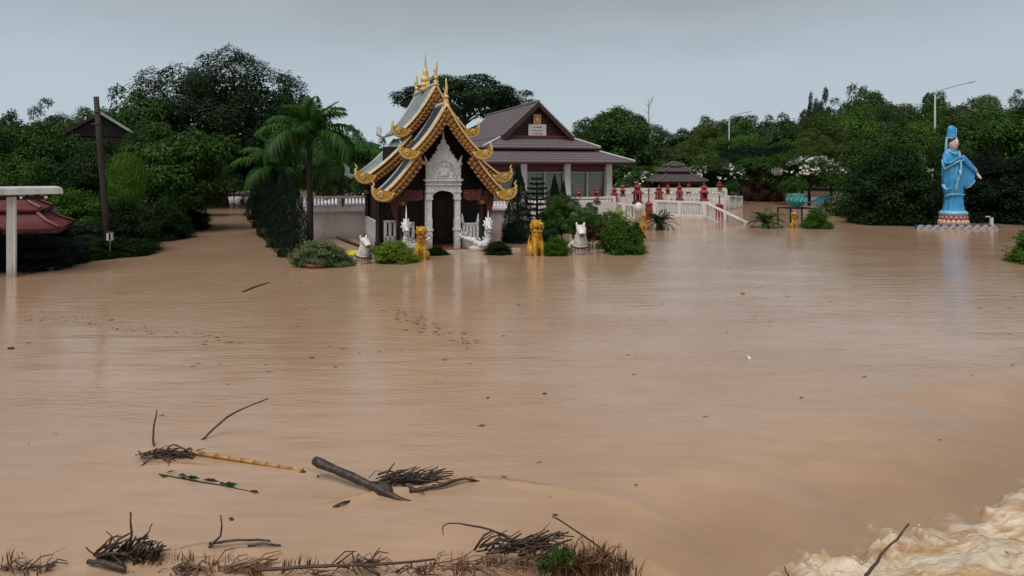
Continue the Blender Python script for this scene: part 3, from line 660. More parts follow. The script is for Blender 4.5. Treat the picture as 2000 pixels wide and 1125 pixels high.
# dark door leaves standing inside
for sgn in (-1, 1):
    d_ = boxp('door', 'darkwood', S, (sgn * 0.27, 1.55, 1.0), (0.52, 0.05, 2.0), bevel=0.01)
    for zz in (0.55, 1.4): boxp('door_panel', 'gablewood', d_, (sgn * 0.27, 1.52, zz), (0.36, 0.03, 0.6), bevel=0.01)
# white parapets
def parapet(u0, u1, v, ztop, nop, rot=False, u=0.0):
    mb = MB(); w = u1 - u0; c = (u0 + u1) / 2
    def bx(cc, hh, zz, ww): mb.box((cc, v, zz) if not rot else (u, cc, zz), (ww, 0.10, hh) if not rot else (0.10, ww, hh))
    bx(c, 0.08, ztop - 0.04, w); bx(c, ztop * 0.42 + 0.0, ztop * 0.21 + 0.03, w - 0.02)
    for k in range(nop + 1):
        bx(u0 + 0.05 + (w - 0.1) * k / nop, ztop - 0.06, ztop * 0.5, 0.09)
    return mb.build('parapet', 'stucco', S)
parapet(-1.38, -0.95, 0.32, 0.98, 1); parapet(-1.95, -1.52, 0.75, 1.02, 2)
parapet(0.72, 1.32, 0.10, 0.92, 4); parapet(1.5, 2.0, 0.9, 0.9, 3)
parapet(1.5, 4.5, 0, 0.95, 9, True, -2.1)
for u in (0.72, 1.32, -1.38): MB().lathe([(0.06, 0), (0.09, 0.06), (0.05, 0.12), (0.06, 0.18), (0.01, 0.34)], 8, (u, 0.12, 0.92)).build('parapet_finial', 'stucco', S, smooth=True)

# ------------------------------------------------------------------ the assembly hall
HZr = math.radians(17.0)
hall = thing('assembly_hall', 'long teak and glass hall with stacked grey-brown tiled roofs on white columns', 'hall', (1.30, 42.0, 0), HZr)
DK = 1.22                                   # floor of the raised terrace above the flood
def zz(py, Y): return Z(py, Y)
RID, E1 = 6.58, (2.04, 4.66)
def courses(pa, pb, v0, v1, n, sgn, parent):
    for k in range(n):
        t0, t1 = k / n, (k + 1.12) / n
        a0 = pa[0] + (pb[0] - pa[0]) * t0; z0 = pa[1] + (pb[1] - pa[1]) * t0
        a1 = pa[0] + (pb[0] - pa[0]) * t1; z1 = pa[1] + (pb[1] - pa[1]) * t1
        lift = 0.035
        r0 = [(sgn * a0, v0, z0), (sgn * a0, v1, z0), (sgn * a0, v1, z0 - 0.05), (sgn * a0, v0, z0 - 0.05)]
        r1 = [(sgn * a1, v0, z1 + lift), (sgn * a1, v1, z1 + lift), (sgn * a1, v1, z1 - 0.02), (sgn * a1, v0, z1 - 0.02)]
        MB().loft([r0, r1] if sgn > 0 else [r0[::-1], r1[::-1]]).build('tile_course', 'rooftile', parent)
for sgn in (-1, 1):
    ro = MB().loft([[(0, -0.55, RID - 0.04), (0, 10.0, RID - 0.04), (0, 10.0, RID - 0.12), (0, -0.55, RID - 0.12)][::sgn],
                    [(sgn * E1[0], -0.55, E1[1] - 0.04), (sgn * E1[0], 10.0, E1[1] - 0.04), (sgn * E1[0], 10.0, E1[1] - 0.12), (sgn * E1[0], -0.55, E1[1] - 0.12)][::sgn]]).build('roof_slope', 'gablewood', hall)
    courses((0.05, RID), (E1[0] + 0.03, E1[1]), -0.62, 10.05, 15, sgn, ro)
    MB().strip([(0, RID + 0.02), (sgn * (E1[0] + 0.10), E1[1] - 0.03)], [(0, RID - 0.24), (sgn * (E1[0] - 0.03), E1[1] - 0.26)], -0.72, -0.66).build('bargeboard', 'gablewood', hall)
    MB().tube([(0, -0.66, RID + 0.06), (sgn * (E1[0] + 0.08), -0.66, E1[1] + 0.05)], 0.045, 6).build('verge_cap', 'ridge' if sgn > 0 else 'rooftile', hall)
MB().tube([(0, -0.7, RID + 0.05), (0, 10.05, RID + 0.05)], 0.09, 6).build('ridge_cap', 'rooftile', hall)
def skirt(ui, vi0, vi1, zi, uo, vo0, vo1, zo, n):
    """one hipped skirt roof in stepped courses round the hall"""
    o = MB()
    for k in range(n):
        t0, t1 = k / n, (k + 1) / n
        def rc(t, dz): 
            a = ui + (uo - ui) * t; b0 = vi0 + (vo0 - vi0) * t; b1 = vi1 + (vo1 - vi1) * t; z = zi + (zo - zi) * t + dz
            return [(-a, b0, z), (a, b0, z), (a, b1, z), (-a, b1, z)]
        o.loft([rc(t0, 0.0), rc(t1, 0.03), rc(t1, -0.05), rc(t0, -0.08)], cap=False)
    s_ = o.build('skirt_roof', 'rooftile', hall)
    for (sx, a, b_) in ((1, vi0, vo0), (-1, vi0, vo0), (1, vi1, vo1), (-1, vi1, vo1)):
        MB().tube([(sx * ui, a, zi + 0.05), (sx * uo, b_, zo + 0.07)], 0.06, 6).build('hip_cap', 'ridge', s_)
    MB().tube([(-uo, vo0 - 0.02, zo - 0.05), (uo, vo0 - 0.02, zo - 0.05)], 0.06, 4).build('fascia', 'gablewood', s_)
    MB().tube([(-uo - 0.02, vo0, zo - 0.05), (-uo - 0.02, vo1, zo - 0.05)], 0.06, 4).build('fascia', 'gablewood', s_)
    MB().tube([(uo + 0.02, vo0, zo - 0.05), (uo + 0.02, vo1, zo - 0.05)], 0.06, 4).build('fascia', 'gablewood', s_)
    return s_
skirt(2.06, -0.3, 9.7, 4.62, 3.42, -1.45, 10.9, 4.02, 4)
skirt(3.15, -1.2, 10.6, 3.88, 4.78, -3.0, 12.6, 3.22, 5)
boxp('clerestory', 'gablewood', hall, (0, 4.7, 3.88), (6.5, 11.7, 0.40))
# gable wall of horizontal boards
for k in range(11):
    z0 = 4.62 + k * 0.17; w = 2 * (E1[0] - 0.06) * (RID - 0.12 - (z0 + 0.085)) / (RID - E1[1]); w = min(w, 4.0)
    if w > 0.1: boxp('gable_board', 'gablewood', hall, (0, -0.25 + 0.004 * (k % 2), z0 + 0.085), (w, 0.05, 0.160))
boxp('gable_beam', 'maroon', hall, (0, -0.40, 4.66), (4.3, 0.16, 0.16), bevel=0.01)
sg = boxp('sign', 'signboard', hall, (0, -0.42, 5.02), (1.06, 0.05, 0.70), bevel=0.01)
for r_, (n_, w_) in enumerate(((3, 0.14), (7, 0.06), (6, 0.065))):
    tx = MB()
    for k in range(n_): tx.box(((k - (n_ - 1) / 2) * (w_ + 0.035), -0.448, 5.20 - 0.18 * r_), (w_, 0.006, 0.05 + 0.02 * ((k * 7) % 3)))
    tx.build('sign_lettering', 'ink', sg)
MB().box((0, -0.447, 5.02), (1.0, 0.004, 0.64)).build('sign_face', 'signboard', sg)
pic = boxp('framed_icon', 'goldpale', hall, (0, -0.40, 5.66), (0.44, 0.06, 0.52), bevel=0.01)
boxp('icon_panel', 'redcloth', pic, (0, -0.44, 5.66), (0.34, 0.02, 0.42))
MB().ell((0, -0.455, 5.60), (0.09, 0.015, 0.12), 10, 8).ell((0, -0.455, 5.76), (0.045, 0.015, 0.05), 8, 6).build('icon_figure', 'goldpale', pic, smooth=True)
# front: columns, glass and curtains
COLS = [-3.85, -1.34, 1.16, 3.63]
for u in COLS: boxp('column', 'white', hall, (u, -2.0, DK - 0.5 + (3.20 - DK + 0.5) / 2), (0.34, 0.34, 3.20 - DK + 0.5), bevel=0.015)
for v in (1.0, 4.0, 7.0, 10.0):
    for u in (-3.63, 3.63): boxp('column', 'white', hall, (u, v, DK / 2 + 1.4), (0.34, 0.34, 3.6 - DK / 2), bevel=0.015)
boxp('lintel', 'gablewood', hall, (0.0, -1.98, 3.12), (8.0, 0.2, 0.24))
mg = bpy.data.materials.new('window_glass'); nt, N, L, b = nodes_of(mg)
gl = N.new('ShaderNodeBsdfGlossy'); gl.inputs['Roughness'].default_value = 0.04
tb = N.new('ShaderNodeBsdfTransparent'); tb.inputs['Color'].default_value = (0.86, 0.9, 0.87, 1)
ms = N.new('ShaderNodeMixShader'); fr_ = N.new('ShaderNodeFresnel'); fr_.inputs['IOR'].default_value = 1.45
L.new(fr_.outputs[0], ms.inputs[0]); L.new(tb.outputs[0], ms.inputs[1]); L.new(gl.outputs[0], ms.inputs[2]); L.new(ms.outputs[0], N['Material Output'].inputs['Surface'])
M['glass'] = mg
for i in range(len(COLS) - 1):
    a, c = COLS[i] + 0.17, COLS[i + 1] - 0.17; w = c - a; n = 2
    boxp('transom_panel', 'maroon', hall, ((a + c) / 2, -1.86, 2.86), (w, 0.04, 0.32))
    for k in range(n):
        x0 = a + w * k / n; x1 = a + w * (k + 1) / n
        wd = MB()
        for bx_ in ((x0 + 0.025, 0.05), (x1 - 0.025, 0.05)): wd.box((bx_[0], -1.92, (DK + 2.70) / 2), (bx_[1], 0.05, 2.70 - DK))
        wd.box(((x0 + x1) / 2, -1.92, 2.68), (x1 - x0, 0.052, 0.05)); wd.box(((x0 + x1) / 2, -1.92, DK + 0.05), (x1 - x0, 0.052, 0.08))
        fr = wd.build('window_frame', 'frame', hall)
        boxp('pane', 'glass', fr, ((x0 + x1) / 2, -1.91, (DK + 2.7) / 2), (x1 - x0 - 0.1, 0.01, 2.6 - DK))
        cu = MB(); nn = 40
        pts = [(x0 + 0.04 + (x1 - x0 - 0.08) * q / nn, -1.70 + 0.035 * math.sin(q * 1.3)) for q in range(nn + 1)]
        cu.add([(p, q, DK + 0.05) for p, q in pts] + [(p, q, 2.66) for p, q in pts], [(q, q + 1, q + 2 + nn, q + 1 + nn) for q in range(nn)])
        cu.build('curtain', 'curtain', fr)
boxp('rear_wall', 'white', hall, (0, 9.8, 2.3), (6.9, 0.12, 2.2)); 
for u in (-3.5, 3.5): boxp('side_wall', 'white', hall, (u, 3.9, 2.1), (0.1, 11.5, 1.9))

# ------------------------------------------------------------------ terrace, walls, balustrades
balu = MB().lathe([(0.035, 0), (0.035, 0.08), (0.02, 0.12), (0.045, 0.35), (0.022, 0.62), (0.035, 0.78), (0.035, 1.0)], 6).mesh('baluster', 'white', True)
def balustrade(name, label, p0, p1, z0, z1, h0, h1, spacing=0.2, post=2.4, base=None, cat='balustrade', mt='white', ends=True, rail=0.10):
    """p0,p1: (x,y); z0,z1: foot height at each end; h: height of the rail"""
    x0, y0 = p0; x1, y1 = p1; Ln = math.hypot(x1 - x0, y1 - y0); a = math.atan2(y1 - y0, x1 - x0)
    t = thing(name, label, cat, (x0, y0, 0), a)
    def zf(d): return z0 + (z1 - z0) * d / Ln
    def hf(d): return h0 + (h1 - h0) * d / Ln
    def bar(zo0, zo1, hh, th, nm):
        zs = [zo0, zo1]
        v = [(d, sy * th / 2, zs[i] + sz * hh / 2) for i, d in enumerate((0, Ln)) for sy, sz in ((-1, -1), (1, -1), (1, 1), (-1, 1))]
        MB().add(v, [(0, 1, 2, 3), (7, 6, 5, 4), (0, 4, 5, 1), (1, 5, 6, 2), (2, 6, 7, 3), (3, 7, 4, 0)]).build(nm, mt, t, bevel=0.01)
    bar(z0 + h0, z1 + h1, rail, 0.20, 'top_rail'); bar(z0 + 0.05, z1 + 0.05, 0.10, 0.16, 'bottom_rail')
    if base is not None:
        v = [(d, sy * 0.1, zz_) for d, zt in ((0, z0), (Ln, z1)) for sy, zz_ in ((-1, base), (1, base), (1, zt + 0.02), (-1, zt + 0.02))]
        MB().add(v, [(0, 1, 2, 3), (7, 6, 5, 4), (0, 4, 5, 1), (1, 5, 6, 2), (2, 6, 7, 3), (3, 7, 4, 0)]).build('base_wall', mt, t)
    npost = max(1, round(Ln / post))
    for k in range(npost + 1):
        d = Ln * k / npost
        if not ends and k in (0, npost): continue
        boxp('post', mt, t, (d, 0, zf(d) + hf(d) / 2), (0.18, 0.24, hf(d) + 0.12), bevel=0.012)
    nb = int(Ln / spacing)
    for k in range(nb):
        d = (k + 0.5) * Ln / nb
        if min(abs(d - Ln * q / npost) for q in range(npost + 1)) < 0.13: continue
        link('baluster', balu, t, (d, 0, zf(d) + 0.09), None, (1, 1, hf(d) - 0.13))
    return t
# the raised terrace of the hall: a body of masonry with a rendered front
tx0, tx1 = X(573, 30.2), X(1004, 32.5)
terr = thing('terrace', 'raised hall terrace with plain pinkish white rendered wall beside the palm', 'terrace', (0, 0, 0))
pl_ = [(tx0, 30.2), (tx1, 31.6), (X(1030, 36.6), 36.2), (X(1200, 38.5), 38.3), (X(1200, 38.5) + 1.0, 44), (X(1195, 52), 52), (X(1418, 53), 53), (X(1418, 53), 56), (tx0 - 3, 56)]
n_ = len(pl_)
MB().add([(x, y, -1.2) for x, y in pl_] + [(x, y, 1.16) for x, y in pl_], [tuple(range(n_ - 1, -1, -1)), tuple(range(n_, 2 * n_))] + [(i, (i + 1) % n_, (i + 1) % n_ + n_, i + n_) for i in range(n_)]).build('terrace_wall', 'wallwhite', terr)
a_ = math.atan2(1.4, tx1 - tx0); Lw = math.hypot(1.4, tx1 - tx0)
boxp('coping', 'white', terr, ((tx0 + tx1) / 2, 30.9 - 0.05, 1.14), (Lw + 0.1, 0.18, 0.10), a_, bevel=0.01)
MB().box((tx0 + 0.06, 30.16, 0.1), (0.16, 0.12, 2.2), a_).build('wall_pilaster', 'white', terr)
balustrade('balustrade', 'white balustrade with dense balusters along the terrace wall behind the palm trunk', (tx0, 30.25), (tx1, 31.65), 1.16, 1.16, 0.52, 0.52, 0.14, 2.0)
balustrade('balustrade', 'white balustrade half hidden by shrubs in front of the glazed hall', (X(1024, 36.4), 36.4), (X(1198, 38.4), 38.4), 0.75, 0.75, 0.62, 0.62, 0.2, 2.2, base=-0.6)
A0 = (X(1198, 40.5), 40.5); A1 = (X(1240, 40.2), 40.2)
balustrade('balustrade', 'short white balustrade between the cycad and the lime bush, below the red lanterns', A0, A1, 0.22, 0.15, 0.78, 0.70, 0.14, 0.6, base=-0.6)
MB().lathe([(0.16, -0.6), (0.16, 0.55), (0.22, 0.6), (0.26, 0.75), (0.2, 0.95), (0.06, 1.05)], 12, (0, 0, 0)).build('newel_post', 'white', None, (X(1247, 40), 40.0, 0), smooth=True)
tag(bpy.data.objects['newel_post'], 'round-topped white newel post at the end of the short balustrade', 'post')
B0 = (X(1279, 41.0), 41.0); B1 = (X(1375, 40.4), 40.4); B2 = (X(1458, 38.6), 38.6)
balustrade('balustrade', 'level white balustrade of the landing standing in flood water', B0, B1, 0.30, 0.24, 0.78, 0.76, 0.13, 1.3, base=-0.6)
balustrade('stair_balustrade', 'white stair balustrade sloping down into the flood water', (B1[0] + 0.1, B1[1] - 0.04), B2, 0.22, -0.72, 0.78, 0.78, 0.20, 1.2, base=-1.0)
balustrade('balustrade', 'low white balustrade behind the landing, in front of the far coping wall', (X(1308, 48), 48.0), (X(1372, 47), 47.0), 0.35, 0.35, 0.66, 0.66, 0.26, 2.2, base=-0.5)
balustrade('balustrade', 'far white coping wall and rail behind the red lanterns', (X(1196, 50), 50.6), (X(1420, 51), 51.4), 0.75, 0.75, 0.68, 0.68, 0.22, 3.6, base=-0.5, rail=0.26)
balustrade('balustrade', 'short low white rail running off the far coping wall toward the trees', (X(1422, 52), 52.0), (X(1447, 55), 55.0), 0.0, 0.0, 0.95, 0.80, 0.24, 1.6, base=-0.5)
wl_ = thing('boundary_wall', 'pale boundary wall glimpsed between dark tree trunks', 'wall', (0, 0, 0))
boxp('wall_panel', 'wallwhite', wl_, (X(1490, 71), 71.0, 0.35), (X(1545, 71) - X(1438, 71), 0.2, 1.7))
for k in range(5): boxp('wall_post', 'white', wl_, (X(1440 + 26 * k, 70.8), 70.8, 0.40), (0.3, 0.3, 1.9), bevel=0.02)

# red lanterns
def make_lantern():
    t = thing('lantern', 'x', 'lantern')
    MB().box((0, 0, 0.05), (0.40, 0.40, 0.10)).box((0, 0, 0.13), (0.30, 0.30, 0.06)).build('base', 'redpaint', t, bevel=0.01)
    for sx in (-1, 1):
        for sy in (-1, 1): MB().box((sx * 0.12, sy * 0.12, 0.29), (0.07, 0.07, 0.28)).build('leg', 'redpaint', t)
    MB().box((0, 0, 0.30), (0.13, 0.13, 0.26)).build('lamp_box', 'darkwood', t)
    MB().box((0, 0, 0.46), (0.46, 0.46, 0.06)).box((0, 0, 0.53), (0.40, 0.40, 0.10), 0, 0.6).build('roof', 'redpaint', t)
    MB().box((0, 0, 0.63), (0.22, 0.22, 0.12)).box((0, 0, 0.71), (0.34, 0.34, 0.05)).box((0, 0, 0.77), (0.30, 0.30, 0.08), 0, 0.45).build('upper_roof', 'redpaint', t)
    MB().lathe([(0.06, 0.80), (0.075, 0.84), (0.03, 0.89), (0.035, 0.93), (0.004, 1.0)], 8).build('finial', 'hip', t, smooth=True)
    return t
LANT = [(1130, 365, 388, 37.6, 1.2, 'red lantern before the glass doors, next to the middle hall column', None, 1),
        (1164, 362, 388, 38.0, 1.2, 'red lantern before the glass doors, next to the corner hall column', None, 1),
        (1200, 362, 394, 40.4, 1.25, 'red lantern just beyond the corner column of the hall', None, 1),
        (1216, 356, 384, 50.2, 1.3, 'red lantern rising behind the far coping wall beside the hall corner', None, 1),
        (1245, 352, 398, 43.0, 0.9, 'tallest red lantern, standing between the hall corner and the roofed pavilion', None, 1),
        (1287, 360, 390, 47.4, 1.3, 'red lantern in front of the pavilion, wider than its neighbours', None, 1.25),
        (1304, 358, 380, 50.3, 1.2, 'red lantern right under the pavilion eave', None, 1.1),
        (1327, 356, 392, 46.4, 0.9, 'slim red lantern beside the low white balustrade', None, 0.9),
        (1345, 356, 377, 51.2, 0.8, 'small dark red lantern beyond the slim one by the pavilion post', None, 0.9),
        (1375, 355, 393, 46.0, 1.15, 'stout red lantern at the end of the low balustrade', None, 1.15),
        (1405, 352, 371, 51.3, 1.5, 'red lantern on the end post of the far coping wall', None, 1.3),
        (577, 371, 386, 30.25, 1.1, 'red lantern on the terrace balustrade, end post beside the cypresses', None, 1.2),
        (653, 369, 385, 30.5, 1.2, 'red lantern on the terrace balustrade, between palm trunk and shrine', None, 1.2)]
lant0 = make_lantern()
for i, (px, t_, b_, Y, wf, lb, g, k) in enumerate(LANT):
    o = lant0 if i == 0 else copy_tree(lant0)
    h = (b_ - t_) * Y / F
    o.location = (X(px, Y), Y, Z(b_, Y)); o.scale = (h * k * 0.85, h * k * 0.85, h); o.rotation_euler.z = 0.3 * (i % 3); o['label'] = lb; o['group'] = 'red lanterns round the hall terrace'
    zb = Z(b_, Y)
    if i in (5, 7, 9, 4):
        boxp('pedestal', 'white', o, (0, 0, -(zb + 0.8) / h / 2), (0.42, 0.42, (zb + 0.8) / h))
    elif i in (2, 3, 6, 8):
        boxp('pedestal', 'wallwhite', o, (0, 0, -(zb + 0.5) / h / 2), (0.42, 0.42, (zb + 0.5) / h))
def stem_lantern(px, top, bot, Y, wpx, label):
    t = thing('lantern', label, 'lantern', (X(px, Y), Y, 0), group='red lanterns round the hall terrace'); h = Z(top, Y); w = wpx * Y / F
    zb = max(Z(bot, Y), 0.0)
    MB().box((0, 0, zb / 2 - 0.3), (w * 0.8, w * 0.8, zb + 0.6)).build('pedestal', 'redpaint', t)
    zz_ = zb; bh = (h - zb)
    MB().box((0, 0, zb + bh * 0.12), (w * 0.9, w * 0.9, bh * 0.24), 0, 0.85).build('base', 'redpaint', t, bevel=0.01)
    MB().box((0, 0, zb + bh * 0.26), (w, w, bh * 0.06)).box((0, 0, zb + bh * 0.34), (w * 0.7, w * 0.7, bh * 0.1), 0, 0.4).build('roof', 'redpaint', t)
    MB().lathe([(w * 0.10, zb + bh * 0.38), (w * 0.09, zb + bh * 0.75), (w * 0.16, zb + bh * 0.8), (w * 0.05, zb + bh * 0.9), (0.004, zb + bh)], 8).build('stem', 'terracotta', t)
    return t
stem_lantern(1267, 362, 412, 42.5, 14, 'red lantern with a tall thin stem behind the golden lion and cycad')
stem_lantern(1405, 378, 409, 43.5, 15, 'squat red lantern standing in the water behind the sloping stair balustrade')

# small roofed pavilion behind the lanterns
pv = thing('pavilion', 'small open pavilion with three stacked dark grey hipped roofs behind red lanterns', 'pavilion', (X(1315, 60), 60.0, 0), 0.2)
def hip_roof(parent, w, d, z, h, top, name='roof', mt='rooftile', cap='ridge', over=0.04):
    a, c = w / 2, d / 2
    r0 = [(-a, -c, z), (a, -c, z), (a, c, z), (-a, c, z)]; rt = [(x * top, y * top, z + h) for x, y, _ in r0]
    rm = [(x * (1 + top) / 2 * 0.96, y * (1 + top) / 2 * 0.96, z + h * 0.46) for x, y, _ in r0]
    o = MB().loft([[(x, y, zz_ - 0.06) for x, y, zz_ in r0], r0, rm, rt]).build(name, mt, parent)
    for p, q, r_ in zip(r0, rm, rt):
        MB().tube([Vector(p) + Vector((0, 0, 0.05)), Vector(q) + Vector((0, 0, over)), Vector(r_) + Vector((0, 0, over))], 0.055, 5).build('hip_cap', cap, o)
    return o
zp = Z(353, 60)
hip_roof(pv, 4.1, 4.1, zp, 0.55, 0.52, mt='darktile', cap='rooftile'); boxp('roof_neck', 'gablewood', pv, (0, 0, zp + 0.63), (1.9, 1.9, 0.24))
hip_roof(pv, 2.3, 2.3, zp + 0.78, 0.30, 0.55, mt='darktile', cap='rooftile'); boxp('roof_neck', 'gablewood', pv, (0, 0, zp + 1.14), (1.0, 1.0, 0.2))
hip_roof(pv, 1.35, 1.35, zp + 1.22, 0.30, 0.08, mt='darktile', cap='rooftile')
for sx in (-1, 1):
    for sy in (-1, 1): boxp('post', 'gablewood', pv, (sx * 1.5, sy * 1.5, zp / 2 - 0.4), (0.2, 0.2, zp + 0.75))
boxp('fascia', 'maroon', pv, (0, -1.55, zp - 0.16), (3.2, 0.08, 0.2)); boxp('rear_screen', 'gablewood', pv, (0, 1.55, zp / 2), (3.2, 0.08, zp - 0.1))

# ------------------------------------------------------------------ blue robed statue
SY = 36.0; SS = F / SY
st = thing('robed_statue', 'tall sky blue robed statue with high headdress on a lotus pedestal', 'statue', (X(1861, SY), SY, 0))
def su(px): return (px - 1861) / SS
def sz(py): return H - (py - HZ) / SS
rb = MB()
RINGS = [(417, 1841, 1884, 0.85), (410, 1842, 1882, 0.8), (398, 1845, 1880, 0.75), (385, 1846, 1880, 0.72), (372, 1844, 1880, 0.72), (355, 1842, 1880, 0.7), (338, 1841, 1880, 0.68), (322, 1841, 1879, 0.62), (310, 1841, 1878, 0.55), (301, 1842, 1877, 0.46), (295, 1846, 1873, 0.42), (291, 1852, 1867, 0.5), (286, 1854, 1866, 0.7)]
rings = []
for py, l, r, dp in RINGS:
    c = (su(l) + su(r)) / 2; hw = (su(r) - su(l)) / 2; fold = 0.075 if py > 315 else 0.02
    rings.append([(c + hw * math.cos(a) * (1 + fold * math.cos(9 * a + py * 0.02)), hw * dp * math.sin(a) * (1 + fold * math.cos(9 * a + py * 0.02)), sz(py)) for a in (2 * PI * k / 48 for k in range(48))])
rb.loft(rings).build('robe', 'blue', st, smooth=True)
# arm, sleeve and hand
arm = MB().tube([(su(1874), -0.12, sz(306)), (su(1884), -0.20, sz(318)), (su(1894), -0.32, sz(331)), (su(1898), -0.36, sz(336))], [0.15, 0.15, 0.12, 0.10], 12)
arm.add([(su(1876), -0.1, sz(315)), (su(1898), -0.34, sz(336)), (su(1896), -0.32, sz(352)), (su(1888), -0.22, sz(364)), (su(1880), -0.12, sz(367)), (su(1874), -0.05, sz(360)),
         (su(1876), 0.03, sz(315)), (su(1898), -0.22, sz(336)), (su(1896), -0.2, sz(352)), (su(1888), -0.1, sz(364)), (su(1880), 0.0, sz(367)), (su(1874), 0.07, sz(360))],
        [(0, 1, 2, 3, 4, 5), (11, 10, 9, 8, 7, 6), (0, 6, 7, 1), (1, 7, 8, 2), (2, 8, 9, 3), (3, 9, 10, 4), (4, 10, 11, 5), (5, 11, 6, 0)])
arm.build('sleeve', 'blue', st, remesh=0.03)
hd = MB().ell((su(1899.5), -0.38, sz(339)), (0.055, 0.035, 0.085), 10, 8, Matrix.Rotation(-0.5, 3, 'Y'))
for k, (dx, ln_) in enumerate(((-2.2, 6.5), (-0.6, 8.5), (0.9, 9), (2.2, 8))):
    hd.tube([(su(1900 + dx), -0.39, sz(341)), (su(1902.5 + dx * 1.1), -0.42, sz(341 + ln_ * 0.6)), (su(1904 + dx * 1.2), -0.42, sz(341 + ln_))], [0.022, 0.019, 0.012], 6)
hd.tube([(su(1898), -0.41, sz(338)), (su(1896.5), -0.46, sz(341)), (su(1896.5), -0.48, sz(344))], [0.024, 0.02, 0.012], 6)
hd.build('hand', 'face', st, remesh=0.011)
# other arm folded to the chest, hems and ribbons
MB().tube([(su(1844), -0.05, sz(304)), (su(1840), -0.22, sz(320)), (su(1850), -0.34, sz(318)), (su(1862), -0.36, sz(308))], [0.11, 0.11, 0.09, 0.06], 12).build('folded_arm', 'blue', st, smooth=True)
MB().ell((su(1865), -0.37, sz(304)), (0.06, 0.05, 0.09), 10, 8).tube([(su(1865), -0.40, sz(303)), (su(1866), -0.41, sz(298))], [0.025, 0.015], 6).tube([(su(1863.5), -0.40, sz(303)), (su(1864), -0.41, sz(298.5))], [0.022, 0.013], 6).build('raised_hand', 'face', st, remesh=0.014)
hm = MB()
hm.tube([(su(1840), -0.18, sz(330)), (su(1848), -0.34, sz(324)), (su(1860), -0.40, sz(316)), (su(1874), -0.32, sz(313)), (su(1880), -0.18, sz(312))], [0.03, 0.04, 0.04, 0.04, 0.03], 7)
hm.tube([(su(1838), -0.1, sz(312)), (su(1837), -0.22, sz(322)), (su(1838), -0.24, sz(330)), (su(1846), -0.3, sz(326))], [0.05, 0.06, 0.06, 0.02], 7)
hm.tube([(su(1868), -0.36, sz(316)), (su(1867), -0.40, sz(336)), (su(1862), -0.40, sz(350)), (su(1858), -0.38, sz(366)), (su(1856), -0.36, sz(378))], [0.035, 0.045, 0.05, 0.05, 0.02], 7)
hm.tube([(su(1864), -0.40, sz(332)), (su(1866), -0.42, sz(340)), (su(1863), -0.42, sz(346))], [0.05, 0.06, 0.03], 7)
hm.tube([(su(1839), -0.1, sz(361)), (su(1841), -0.24, sz(370)), (su(1850), -0.34, sz(366))], [0.09, 0.07, 0.02], 7)
hm.tube([(su(1842), -0.12, sz(384)), (su(1850), -0.32, sz(379)), (su(1862), -0.38, sz(379)), (su(1876), -0.3, sz(380)), (su(1881), -0.12, sz(381))], [0.05, 0.045, 0.03, 0.03, 0.03], 7)
hm.tube([(su(1896), -0.34, sz(352)), (su(1889), -0.24, sz(364)), (su(1881), -0.16, sz(368))], [0.03, 0.035, 0.03], 7)
hm.build('hem', 'bluepale', st, smooth=True)
# head
hx = su(1860.5); zf = sz(279.5)
fc = MB().ell((hx, -0.06, zf), (0.235, 0.22, 0.30), 20, 14).ell((hx + 0.02, -0.10, zf - 0.14), (0.16, 0.17, 0.15), 14, 10).tube([(hx, 0.0, sz(294)), (hx, -0.02, zf - 0.1)], [0.13, 0.12], 12)
fc.ell((hx + 0.045, -0.285, zf - 0.035), (0.030, 0.045, 0.065), 8, 8)
for sx in (-1, 1): fc.ell((hx + sx * 0.235, 0.0, zf - 0.05), (0.03, 0.05, 0.10), 8, 8)
fc.build('head', 'face', st, remesh=0.02)
for sx in (-1, 1):
    MB().ell((hx + 0.04 + sx * 0.085, -0.262, zf + 0.01), (0.042, 0.015, 0.012), 8, 6).build('eye', 'black', st)
    MB().tube([(hx + 0.04 + sx * 0.04, -0.272, zf + 0.05), (hx + 0.04 + sx * 0.09, -0.272, zf + 0.068), (hx + 0.04 + sx * 0.14, -0.25, zf + 0.05)], 0.007, 5).build('eyebrow', 'black', st)
MB().ell((hx + 0.04, -0.268, zf - 0.135), (0.045, 0.018, 0.015), 8, 6).build('mouth', 'redmouth', st)
MB().ell((hx - 0.04, 0.0, zf + 0.12), (0.25, 0.25, 0.22), 16, 10).tube([(hx - 0.2, -0.1, zf + 0.15), (hx - 0.24, -0.05, zf - 0.08)], [0.06, 0.03], 8).build('hair', 'black', st, smooth=True)
MB().loft([[(hx - 0.03 + (w_ * math.cos(a)), 0.04 + w_ * 0.8 * math.sin(a), sz(py)) for a in (2 * PI * k / 20 for k in range(20))] for py, w_ in ((276, 0.25), (270, 0.255), (265, 0.215), (258, 0.205), (252, 0.205), (248.5, 0.17), (246, 0.10), (245, 0.03))]).build('headdress', 'blue', st, smooth=True)
hb = MB()
for w_, py in ((0.255, 269.5),):
    hb.tube([(hx - 0.03 + w_ * math.cos(a), 0.04 + w_ * 0.8 * math.sin(a), sz(py)) for a in (2 * PI * k / 20 for k in range(21))], 0.03, 6)
hb.tube([(hx + 0.18, -0.02, sz(268)), (hx + 0.17, 0, sz(250))], 0.02, 6)
hb.tube([(hx - 0.27, 0.0, sz(268)), (hx - 0.31, 0.02, sz(282)), (hx - 0.30, 0.02, sz(294)), (hx - 0.40, 0.0, sz(300))], [0.05, 0.06, 0.07, 0.04], 8)
hb.build('headdress_band', 'bluepale', st, smooth=True)
MB().tube([(hx - 0.26, -0.12, sz(296)), (hx - 0.1, -0.30, sz(300)), (hx + 0.12, -0.30, sz(300)), (hx + 0.27, -0.12, sz(295))], [0.03, 0.045, 0.045, 0.03], 7).build('necklace', 'bluepale', st, smooth=True)
